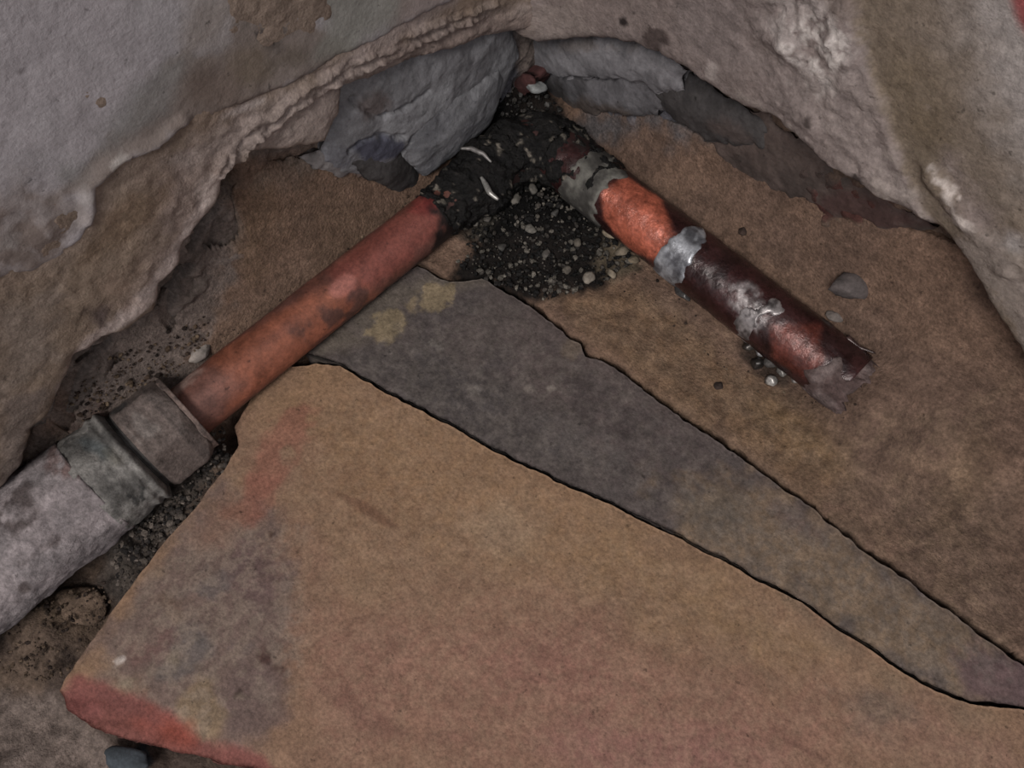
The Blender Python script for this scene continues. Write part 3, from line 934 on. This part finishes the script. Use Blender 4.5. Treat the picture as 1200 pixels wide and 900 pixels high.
def bend_path(sl, sr, R=.017, step=.0009):
    pts = []
    for s in np.arange(sl, R, -step):
        pts.append((XP, -XP - s, ZP))
    for a in np.linspace(0, math.pi / 2, 26):
        pts.append((XP + R - R * math.cos(a), -XP - R + R * math.sin(a), ZP + .0005))
    for s in np.arange(R + step, sr, step):
        pts.append((XP + s, -XP, ZP + .001))
    return np.array(pts)

bp = bend_path(.040, .030)
elbow = sweep('elbow', bp, np.full(len(bp), .0136), MAT['copper'], pipe, lambda P: base_color(P, (52, 30, 28), (30, 22, 22), .008, .8))
bp = bend_path(.064, .046, step=.0006)
tt = np.linspace(0, 1, len(bp))
rad = np.interp(tt, [0, .08, .3, .6, .8, .92, 1], [.0112, .0128, .0152, .0156, .0142, .0134, .0126])
def char_c(P):
    C = base_color(P, (11, 10, 10), (20, 18, 17), .004, .8)
    m = sstep(.55, .8, fbm(P, .0030, 3, 19))[:, None]  # pale specks painted in as glints on the char
    C = C * (1 - m) + lin((92, 86, 78)) * m
    return C
sweep('char_crust', bp, rad, MAT['char'], elbow, char_c,
      lambda P: .0020 * fbm(P, .009, 3, 44) + .0014 * fbm(P, .0026, 4, 45), n=110)

# grey sleeve after the elbow, solder bands
def ring_part(name, ax, s0, s1, R, thick, matk, c1, c2, seed, ragged=.003, csize=.006):
    """a collar of solder with ragged ends: it thins to nothing where its rim retreats"""
    mid, half = (s0 + s1) / 2, (s1 - s0) / 2
    def rf(s, t, P):
        e = half - np.abs(s - mid) + ragged * fbm(P, .008, 3, seed) - ragged * .5 - .006 * sstep(-.1, -.8, t)  # rim also pulled back on the wall side to imitate shade there
        return .0002 + np.where(e > 0, thick * sstep(0, .0012, e), -.0010 * sstep(0, -.0008, e)) + .0001 * fbm(P, .003, 3, seed + 3)
    return tube(name, ax, s0 - .001, s1 + .001, R, MAT[matk], pipe, lambda Q, P: base_color(P, c1, c2, csize, .8, seed), rf, step=.0006, n=110, cap=False)

ring_part('sleeve', RIGHT_AX, ra(668, 185), ra(712, 236), .0133, .0005, 'mortar', (88, 86, 81), (36, 33, 32), 3, .006, .008)
ring_part('solder_band', RIGHT_AX, ra(775, 290), ra(817, 300), .0133, .0003, 'solder', (150, 152, 158), (50, 48, 54), 7, .0028)
ring_part('solder_band', RIGHT_AX, ra(872, 360), ra(908, 378), .0132, .0002, 'solder', (128, 122, 122), (40, 32, 32), 12, .009, .0022)

# mortar that grips the buried end
def cap_c(Q, P):
    return base_color(P, (100, 88, 86), (70, 56, 54), .007, .9)
def cap_r(s, t, P):
    n = fbm(P, .006, 3, 5)
    keep = sstep(-.2, .15, t - .55 + .5 * n + (s - END + .008) * 40) * sstep(0, .003, s - ra(950, 432) + .003 * n)
    return -.0012 + keep * (.0022 + .0005 * fbm(P, .004, 3, 8))
tube('mortar_cap', RIGHT_AX, ra(945, 425), END, .0130, MAT['crusty'], pipe, cap_c, cap_r, step=.0006, n=110,
     tail=lambda s, t, P: sstep(END - .007, END, s) * (.0035 * fbm(np.stack([t * .0133, t * 0, s * 0], 1), .0035, 3, 4) + .002))

# compression nut: hexagon with chamfers, then a collar and the mortar-coated larger pipe
def hexr(t, R, rot=.3):
    a = (t + rot) % (math.pi / 3) - math.pi / 6
    return np.minimum(R * .866 / np.cos(a), R * .975)
sl = lambda u, v: lmap(u, v)[0]
N0 = sl(214, 482)          # outer face of the nut on the tube
def nut_r(s, t, P):
    e = np.minimum(s - N0, N0 + .0205 - s)
    ch = .0022 * sstep(.0028, 0, s - N0) + .0018 * sstep(.002, 0, N0 + .0205 - s)
    return np.minimum(np.minimum(hexr(t, .0206), .0176 + (s - N0) * .55), .0186 + (N0 + .0205 - s) * .55) - ch * .2 + .0003 * fbm(P, .003, 3, 4)
def nut_c(Q, P):
    C = base_color(P, (84, 74, 70), (56, 51, 50), .007, .9)
    lm = cyl_px(LEFT_AX, .0175)
    Q2 = np.stack([Q[:, 0], Q[:, 1] / .0001 * .0175], 1)
    return paint(C, Q2, P, lm, [
        (ell(176, 508, 12, 8, -40), (108, 100, 96), dict(a=.7, soft=.001, warp=.002, wsize=.003)),
        (ell(140, 480, 18, 10, -30), (44, 44, 44), dict(a=.85, soft=.002, warp=.003)),
        (ell(168, 500, 14, 14, 0), (112, 104, 100), dict(a=.6, soft=.001, warp=.003, wsize=.003, patchy=.003)),
    ])
nut = tube('compression_nut', LEFT_AX, N0, N0 + .0205, .0001, MAT['iron'], pipe, nut_c, nut_r, step=.0006, n=144)
tube('washer', LEFT_AX, N0 - .0018, N0 + .0006, .0172, MAT['iron'], nut, lambda Q, P: base_color(P, (108, 92, 86), (62, 55, 53), .004, .8), lambda s, t, P: .0005 * fbm(P, .004, 3, 4), step=.0005)

tube('thread', LEFT_AX, N0 + .019, N0 + .025, .0172, MAT['iron'], pipe, lambda Q, P: base_color(P, (52, 50, 49), (40, 38, 37), .005, .8), lambda s, t, P: .0006 * np.sin(s / .0016 * 2 * math.pi), step=.0004)

B0 = N0 + .0225
def col_r(s, t, P):
    k = s - B0
    ridge = .0014 * np.exp(-((k - .0022) / .0012) ** 2) + .0009 * np.exp(-((k - .0058) / .0012) ** 2)
    return ridge - .0020 * sstep(.0012, 0, k) + .0006 * sstep(.010, .020, k) + .0007 * fbm(P, .008, 3, 4) + .0003 * fbm(P, .002, 3, 6)
def col_c(Q, P):
    C = base_color(P, (104, 101, 98), (70, 68, 66), .008, .9)
    lm = cyl_px(LEFT_AX, .0205)
    return paint(C, Q, P, lm, [
        (ell(160, 578, 12, 10, -30), (42, 42, 42), dict(a=.9, soft=.001, warp=.003, wsize=.003, patchy=.003)),
        (ell(112, 525, 22, 8, 30), (64, 70, 72), dict(a=.7, soft=.002, warp=.002)),
        (ell(130, 535, 16, 8, 30), (80, 76, 66), dict(a=.6, soft=.002, warp=.002)),
    ])
tube('collar', LEFT_AX, B0, B0 + .0205, .0203, MAT['iron'], pipe, col_c, col_r, step=.0006, n=120)

C0 = B0 + .0185
def coatp_r(s, t, P):
    return .0012 * fbm(P, .014, 4, 14) + .0006 * fbm(P, .003, 3, 15) + .0008 * sstep(.003, .0, s - C0 + .002 * fbm(P, .01, 3, 5)) * 0
def coatp_c(Q, P):
    C = base_color(P, (120, 112, 113), (104, 98, 99), .012, .8)
    lm = cyl_px(LEFT_AX, .0208)
    return paint(C, Q, P, lm, [
        ([(60, 520), (110, 510), (120, 560), (90, 560), (60, 545)], (80, 60, 56), dict(a=.75, soft=.002, warp=.003, patchy=.005)),
        ([(30, 570), (50, 590), (40, 620), (0, 640), (-30, 600), (10, 570)], (66, 58, 57), dict(a=.85, soft=.002, warp=.004, patchy=.005)),
        (ell(66, 636, 10, 6, -30), (70, 60, 58), dict(a=.8, soft=.001, warp=.002, wsize=.004)),
        (ell(28, 688, 8, 5, -30), (62, 54, 52), dict(a=.8, soft=.001, warp=.002, wsize=.003)),
        ([(20, 660), (70, 625), (75, 632), (25, 668)], (88, 80, 80), dict(a=.6, soft=.001, warp=.002)),
    ])
tube('mortar_coated_pipe', LEFT_AX, C0, .46, .0208, MAT['crusty'], pipe, coatp_c, coatp_r, step=.0011, n=110)

# ------------------------------------------------------------------ grey mortar lumps in the corner
def lump(name, plane, pix, thick, label, c1, c2, stains=(), edge=.0022, seed=0, skirt=.014, cuts=6, slope=.35, ragged=.0012, grooves=()):
    """a broken mortar piece: flat facets meeting in creases, rim steep and ragged"""
    A = np.array([plane.px(*p) for p in pix])
    c = A.mean(0)
    sc = np.abs(A - c).max(0)
    r = np.random.default_rng(seed)
    planes = []
    for k in range(cuts):
        a = 2 * math.pi * (k + r.uniform(-.3, .3)) / cuts
        planes.append((math.cos(a), math.sin(a), r.uniform(.15, .5)))
    def hf(V, P, d):
        q = (V - c) / sc + .10 * np.stack([fbm(P, .012, 3, seed), fbm(P, .012, 3, seed + 1)], 1)
        f = np.full(len(V), 1.0)
        for (a, b, o) in planes:
            f = np.minimum(f, 1 - slope * 2 * (q[:, 0] * a + q[:, 1] * b - o * .6))
        h = thick * f * (.45 + .55 * (1 - np.exp(-d / edge)))
        for k, ln in enumerate(grooves):
            h = h - .0022 * stain_mask(V, P, plane.px, ln, .0010, .0015, .006, seed + k, line=.0008)
        return h + .0005 * fbm(P, .006, 4, seed + 3) - .0008 * np.exp(-d / .0008)
    def cf(V, P, d):
        C = base_color(P, c1, c2, .012, .8, seed)
        return paint(C, V, P, plane.px, list(stains))
    o = patch(name, plane, A, hf, cf, MAT['mortar'], None, fine=.0008, skirt=skirt, rough_edge=ragged, edge_size=.006, edge_step=.0009)
    return tag(o, label, 'mortar')

LP1 = Plane(0, .0095, 1)
LP2 = Plane(0, .0135, 1)
RP0 = Plane(1, -.0040, -1)
RP1 = Plane(1, -.0065, -1)
RP2 = Plane(1, -.0100, -1)
lump('mortar_lump', LP1, [(396, 84), (450, 60), (500, 40), (548, 25), (592, 20), (606, 62), (594, 84), (584, 108), (566, 134), (540, 160), (500, 180), (462, 190), (430, 198), (392, 202), (372, 188), (386, 140)], .008,
     'large pale grey mortar slab under the plaster edge left of the corner', (110, 110, 113), (92, 91, 94),
     [(ell(432, 165, 30, 17, -15), (52, 53, 66), dict(a=.9, soft=.002, warp=.003)),
      (ell(385, 182, 18, 12, -20), (84, 84, 90), dict(a=.7, soft=.002, warp=.003)),
      (ell(425, 112, 22, 13, -30), (78, 68, 66), dict(a=.8, soft=.003, warp=.004))], seed=3,
     grooves=([(404, 110), (430, 128), (460, 118), (490, 96)], [(455, 180), (470, 150), (492, 128), (520, 110), (556, 100)], [(400, 172), (412, 160), (430, 150), (462, 150)]))
lump('mortar_lump', LP2, [(508, 112), (552, 96), (584, 76), (588, 92), (582, 116), (574, 144), (556, 158), (536, 174), (512, 190), (496, 206), (478, 192), (470, 174), (474, 152), (490, 134)], .007,
     'pointed dark grey mortar wedge hanging over the charred elbow', (98, 98, 101), (82, 82, 86), seed=9)
lump('mortar_lump', LP1, [(350, 184), (376, 176), (396, 172), (416, 190), (406, 204), (392, 210), (384, 200), (366, 196)], .0035,
     'small pale grey mortar scrap at the end of the large mortar slab', (104, 100, 100), (88, 84, 84), seed=15)
lump('mortar_lump', LP2, [(408, 188), (440, 178), (474, 180), (492, 204), (500, 216), (484, 226), (458, 220), (430, 208)], .003,
     'crumbly dark mortar lump under the grey mortar wedge', (58, 56, 56), (38, 36, 36), seed=19)
lump('mortar_lump', RP1, [(594, 30), (640, 30), (692, 34), (742, 42), (780, 58), (806, 84), (800, 104), (768, 106), (730, 90), (706, 84), (684, 92), (662, 90), (640, 84), (612, 86), (590, 88)], .006,
     'flat blue grey mortar slab right of the corner below the plaster', (106, 104, 107), (90, 88, 91),
     [(ell(690, 46, 60, 8, 4), (92, 84, 80), dict(a=.6, soft=.003, warp=.003, patchy=.008))], seed=23, ragged=.002,
     grooves=([(640, 84), (664, 88), (690, 84), (720, 92), (760, 98)],))
lump('mortar_lump', RP0, [(626, 78), (690, 80), (740, 84), (790, 96), (806, 116), (780, 132), (742, 134), (712, 128), (690, 132), (660, 126), (636, 118)], .005,
     'dark grey mortar smear just right of the elbow', (84, 82, 85), (64, 62, 64),
     [(ell(700, 124, 50, 10, 5), (70, 60, 54), dict(a=.8, soft=.003, warp=.004)),
      (ell(650, 104, 18, 12, 0), (40, 38, 38), dict(a=.8, soft=.003, warp=.004))], seed=29, ragged=.003)
lump('mortar_lump', RP0, [(758, 84), (790, 84), (826, 98), (868, 122), (900, 150), (896, 172), (858, 170), (826, 162), (798, 146), (776, 128), (760, 112)], .004,
     'blackened crumbly mortar patch on the wall above the soldered pipe', (60, 57, 57), (42, 40, 41),
     [(ell(768, 116, 14, 5, 30), (92, 90, 92), dict(a=.7, soft=.002, warp=.003)),
      (ell(860, 150, 30, 10, 30), (66, 56, 53), dict(a=.7, soft=.003, warp=.003))], seed=33, ragged=.003)
o = lump('render_skin', RP0, [(850, 120), (900, 138), (945, 172), (1000, 212), (1060, 248), (1094, 268), (1060, 266), (1026, 266), (1008, 258), (985, 256), (960, 246), (930, 232), (900, 226), (880, 214), (850, 196), (830, 160)], .0008,
     'thin dark brown skin of old render clinging under the right plaster edge', (76, 65, 61), (60, 52, 49),
     [([(958, 228), (1000, 216), (1092, 264), (1050, 268), (1010, 262), (985, 256), (960, 250)], (62, 43, 41), dict(a=.8, soft=.003, warp=.004))], seed=35, ragged=.003)
o['category'] = 'plaster'
# red brick corner peeping out between the lumps
o = lump('brick_fragment', Plane(1, -.018, -1), [(590, 96), (604, 86), (626, 90), (628, 104), (612, 116), (588, 122)], .003,
     'dark red brick fragment wedged in the corner above the elbow', (66, 40, 39), (52, 34, 34), seed=37, skirt=.016)
o['category'] = 'brick'

# ------------------------------------------------------------------ loose chips and debris
def chip_mesh(name, mat, rgb, seed, flat=.6, sub=3, rgb2=None):
    bm = bmesh.new()
    bmesh.ops.create_icosphere(bm, subdivisions=sub, radius=1)
    P = np.array([v.co[:] for v in bm.verts])
    r = np.random.default_rng(seed)
    for k in range(9):      # broken facets
        n = r.normal(size=3); n /= np.linalg.norm(n)
        dd = P @ n
        lim = r.uniform(.55, .85)
        P = P - np.maximum(dd - lim, 0)[:, None] * n * .9
    P = P * (1 + .10 * fbm(P, .5, 3, seed))[:, None]
    P[:, 2] *= flat
    faces = [[v.index for v in f.verts] for f in bm.faces]
    bm.free()
    C = base_color(P, rgb, rgb2 or tuple(int(c * .75) for c in rgb), .6, .8, seed)
    return P, faces, C

def chip(name, u, v, size, rgb, label, cat, mat='stone', seed=1, flat=.55, stretch=(1, 1), rz=0, group=None, lift=0.0, pos=None):
    P, faces, C = chip_mesh(name, MAT[mat], rgb, seed, flat)
    P = P * np.array([stretch[0], stretch[1], 1]) * size
    c, s = math.cos(rz), math.sin(rz)
    P = np.stack([P[:, 0] * c - P[:, 1] * s, P[:, 0] * s + P[:, 1] * c, P[:, 2]], 1)
    o = mesh_obj(name, P, faces, MAT[mat], None, C)
    if pos is None:
        xy = soil_hit(u, v)
        pos = (xy[0], xy[1], float(soil_height(xy[0], xy[1])) + size * flat * .45 + lift)
    o.location = pos
    return tag(o, label, cat, group)

def floor_pos(u, v, z):
    p = on_plane(u, v, 2, z)
    return (p[0], p[1], z)

chip('plaster_chip', 237, 413, .0052, (122, 114, 108), 'pale oval plaster chip lying against the bare copper pipe', 'chip', seed=3, stretch=(.7, 1.25), rz=.3, flat=.4)
chip('dirt_clod', 992, 342, .0085, (78, 71, 70), 'round grey dirt clod beside the end of the soldered pipe', 'clod', seed=5, stretch=(1.1, .8), rz=.7, flat=.7)
chip('dirt_clod', 978, 372, .0034, (100, 92, 88), 'small pale clod below the round grey dirt clod', 'clod', seed=6, stretch=(1.2, .8), rz=.5)
G = 'pale crumbs at the edge of the charred patch'
for k, (u, v, s, rgb) in enumerate([(714, 276, .0038, (120, 108, 92)), (728, 296, .0034, (104, 94, 80)), (690, 327, .0034, (122, 114, 104)), (716, 322, .0028, (110, 100, 86)), (742, 306, .0026, (104, 92, 76)), (664, 318, .0024, (88, 82, 74))]):
    chip('mortar_crumb', u, v, s, rgb, 'pale mortar crumb at the edge of the charred debris by the bright copper', 'crumb', seed=20 + k, stretch=(1, .8), rz=k, group=G, flat=.65)
G = 'grey crumbs in the char'
for k, (u, v, s, rgb) in enumerate([(556, 262, .0032, (82, 78, 72)), (572, 258, .0026, (70, 66, 62)), (604, 236, .0028, (84, 80, 74)), (622, 272, .0030, (96, 92, 86)), (588, 292, .0026, (60, 58, 55)), (640, 300, .0024, (74, 70, 66)), (624, 224, .0030, (90, 86, 80)), (545, 268, .0024, (90, 84, 76)), (650, 252, .0022, (66, 64, 62)), (676, 286, .0024, (84, 78, 70))]):
    chip('charred_crumb', u, v, s, rgb, 'grey crumb among the black char under the elbow', 'crumb', seed=40 + k, stretch=(1, .8), rz=k, group=G, flat=.65, lift=.0006)
G = 'solder drips'
for k, (u, v, s, rgb) in enumerate([(890, 412, .0034, (168, 168, 170)), (903, 424, .0038, (96, 92, 90)), (916, 436, .0030, (120, 116, 112)), (902, 448, .0030, (150, 146, 142)), (934, 444, .0032, (140, 134, 130)), (886, 428, .0032, (52, 48, 46)), (918, 418, .0030, (60, 52, 50)), (876, 408, .0030, (66, 60, 56))]):
    chip('solder_drip', u, v, s, rgb, 'solder drip hardened in a cluster under the lower side of the soldered pipe', 'solder', mat='solder', seed=60 + k, stretch=(1, .85), rz=k * 1.3, group=G, flat=.8)
chip('stone', 842, 453, .0022, (46, 36, 32), 'tiny dark stone on the screed below the solder drips', 'stone', seed=71, flat=.7)
chip('stone', 870, 272, .0022, (50, 38, 33), 'tiny dark stone above the middle of the soldered pipe', 'stone', seed=72, flat=.7)
chip('solder_blob', 800, 346, .0036, (78, 76, 76), 'dull solder blob squeezed under the silver solder band', 'solder', mat='solder', seed=73, stretch=(1.5, .8), rz=-.2, flat=.7)
pb = on_plane(628, 118, 2, .040)
chip('mortar_crumb', 0, 0, .0042, (112, 114, 114), 'light grey crumb perched on the back of the charred elbow', 'crumb', mat='mortar', seed=74, stretch=(1.3, .9), pos=(.0175, -.0165, .0255), rz=.8)

chip('dirt_clod', 0, 0, .0105, (96, 80, 68), 'flat brown clod in the trench under the mortar coated pipe', 'clod', mat='soil', seed=81, flat=.45, stretch=(1.1, .8), rz=.6, pos=floor_pos(92, 712, -.0165))
chip('tile_fragment', 0, 0, .0085, (58, 64, 70), 'dark blue grey fragment half under the red broken slab corner', 'fragment', seed=82, flat=.3, stretch=(1.2, .6), rz=.55, pos=floor_pos(150, 892, -.0145))

# curled pale slivers stuck in the tar
def sliver(u0, v0, z, pts, r, rgb, label):
    path = np.array([on_plane(u0 + a, v0 + b, 2, z + c) for a, b, c in pts])
    # smooth
    t = np.linspace(0, len(path) - 1, 24)
    pp = np.stack([np.interp(t, range(len(path)), path[:, i]) for i in range(3)], 1)
    rr = r * (.35 + .65 * np.sin(np.linspace(.25, math.pi - .2, 24)))
    o = sweep('solder_sliver', pp, rr, MAT['solder'], None, lambda P: base_color(P, rgb, tuple(int(c * .7) for c in rgb), .003, .6), lambda P: .0001 * fbm(P, .002, 2, 3), n=12)
    return tag(o, label, 'solder')
sliver(540, 170, .0275, [(0, 4, 0), (12, 4, .0006), (26, 10, .001), (36, 20, 0)], .0011, (124, 120, 118), 'long curled pale sliver stuck in the tar on the elbow')
sliver(564, 208, .0262, [(0, 0, 0), (5, 8, .0004), (10, 18, .0002), (20, 26, -.0008)], .0013, (150, 148, 144), 'short bright metal sliver in the tar below the curled one')

# thin splinter at the end of the right pipe
sp = np.array([on_plane(u, v, 2, z) for u, v, z in ((992, 396, .0225), (1006, 407, .0225), (1026, 414, .0235))])
t = np.linspace(0, 2, 14)
pp = np.stack([np.interp(t, range(3), sp[:, i]) for i in range(3)], 1)
o = sweep('splinter', pp, np.linspace(.0016, .0003, 14), MAT['wetcopper'], pipe, lambda P: base_color(P, (54, 40, 38)), n=10)

# uncountable granules
def granules(name, spots, mat, colors, label, seed):
    r = np.random.default_rng(seed)
    base = [chip_mesh('', None, (100, 100, 100), s, .75, 1)[:2] for s in (1, 2, 3, 4)]
    VV, FF, CC = [], [], []
    n = 0
    for (x, y, z, s) in spots:
        P, F = base[r.integers(4)]
        a = r.uniform(0, 6.28)
        q = P * s * r.uniform(.7, 1.2, 3)
        q = np.stack([q[:, 0] * math.cos(a) - q[:, 1] * math.sin(a), q[:, 0] * math.sin(a) + q[:, 1] * math.cos(a), q[:, 2]], 1) + (x, y, z)
        VV.append(q)
        FF += [[i + n for i in f] for f in F]
        n += len(q)
        c = lin(colors[r.integers(len(colors))]) * r.uniform(.7, 1.25)
        CC.append(np.tile(c, (len(q), 1)))
    o = mesh_obj(name, np.concatenate(VV), FF, MAT[mat], None, np.concatenate(CC), smooth=False)
    return tag(o, label, 'debris', kind='stuff')

def scatter_px(poly, n, smin, smax, seed, zfun=None):
    r = np.random.default_rng(seed)
    A = np.array(poly, float)
    out = []
    while len(out) < n:
        q = r.uniform(A.min(0), A.max(0))
        if inside(q[None], A)[0]:
            s = smin * (smax / smin) ** (r.uniform() ** 1.8)
            if zfun is None:
                xy = soil_hit(*q)
                z = float(soil_height(xy[0], xy[1]))
            else:
                xy = on_plane(q[0], q[1], 2, zfun)[:2]
                z = zfun
            out.append((xy[0], xy[1], z + s * .35, s))
    return out

sp = scatter_px([(535, 310), (560, 255), (600, 212), (650, 200), (690, 235), (715, 265), (748, 305), (700, 338), (640, 352), (570, 330)], 1500, .0004, .0018, 3)
spb = scatter_px([(586, 100), (630, 98), (660, 128), (640, 140), (580, 140)], 140, .0005, .0018, 4)
granules('charred_debris', sp, 'char', [(16, 15, 15), (20, 19, 18), (30, 28, 27), (92, 87, 80), (20, 19, 19), (58, 54, 50), (12, 12, 12), (74, 70, 64)], 'black and grey granular char heaped under the elbow', 5)
sp = scatter_px([(130, 650), (175, 600), (215, 575), (255, 525), (275, 535), (240, 590), (190, 650), (145, 715)], 700, .0004, .0016, 8, -.0048)
sp += scatter_px([(240, 515), (262, 500), (270, 530), (235, 560), (210, 575)], 90, .0005, .0014, 9)
granules('charred_debris', spb, 'char', [(16, 15, 15), (24, 22, 21), (60, 57, 54), (80, 78, 76), (34, 32, 31)], 'small pinch of black char in the corner behind the elbow', 15)
granules('trench_gravel', sp, 'soil', [(54, 49, 46), (64, 58, 53), (38, 35, 34), (88, 80, 74), (46, 42, 40)], 'dark loose grit in the gap between the nut and the clay slab', 6)
sp = scatter_px([(0, 720), (60, 700), (130, 680), (135, 720), (100, 770), (60, 800), (0, 790)], 260, .0004, .0013, 10, -.0125)
granules('trench_soil', sp, 'soil', [(72, 60, 50), (60, 50, 43), (84, 70, 58), (46, 38, 34)], 'brown crumbling soil under the mortar coated pipe', 7)
sp = scatter_px([(75, 470), (110, 430), (180, 400), (240, 370), (250, 390), (220, 425), (150, 470), (100, 500)], 260, .0004, .0016, 11)
sp += scatter_px([(190, 440), (300, 365), (400, 300), (480, 225), (486, 232), (400, 312), (300, 378), (200, 455)], 110, .0004, .0011, 12)
spr = scatter_px([(690, 330), (760, 300), (830, 380), (880, 430), (960, 470), (1010, 470), (1000, 500), (900, 470), (800, 400)], 70, .0003, .0009, 13)
granules('soil_crumbs', spr, 'soil', [(64, 52, 44), (52, 42, 36), (92, 78, 64), (38, 31, 28)], 'fine brown crumbs strewn along the soldered pipe', 9)
granules('soil_crumbs', sp, 'soil', [(64, 52, 44), (52, 42, 36), (80, 66, 54), (92, 78, 64), (38, 31, 28)], 'fine brown crumbs strewn between the bare copper pipe and the wall', 8)
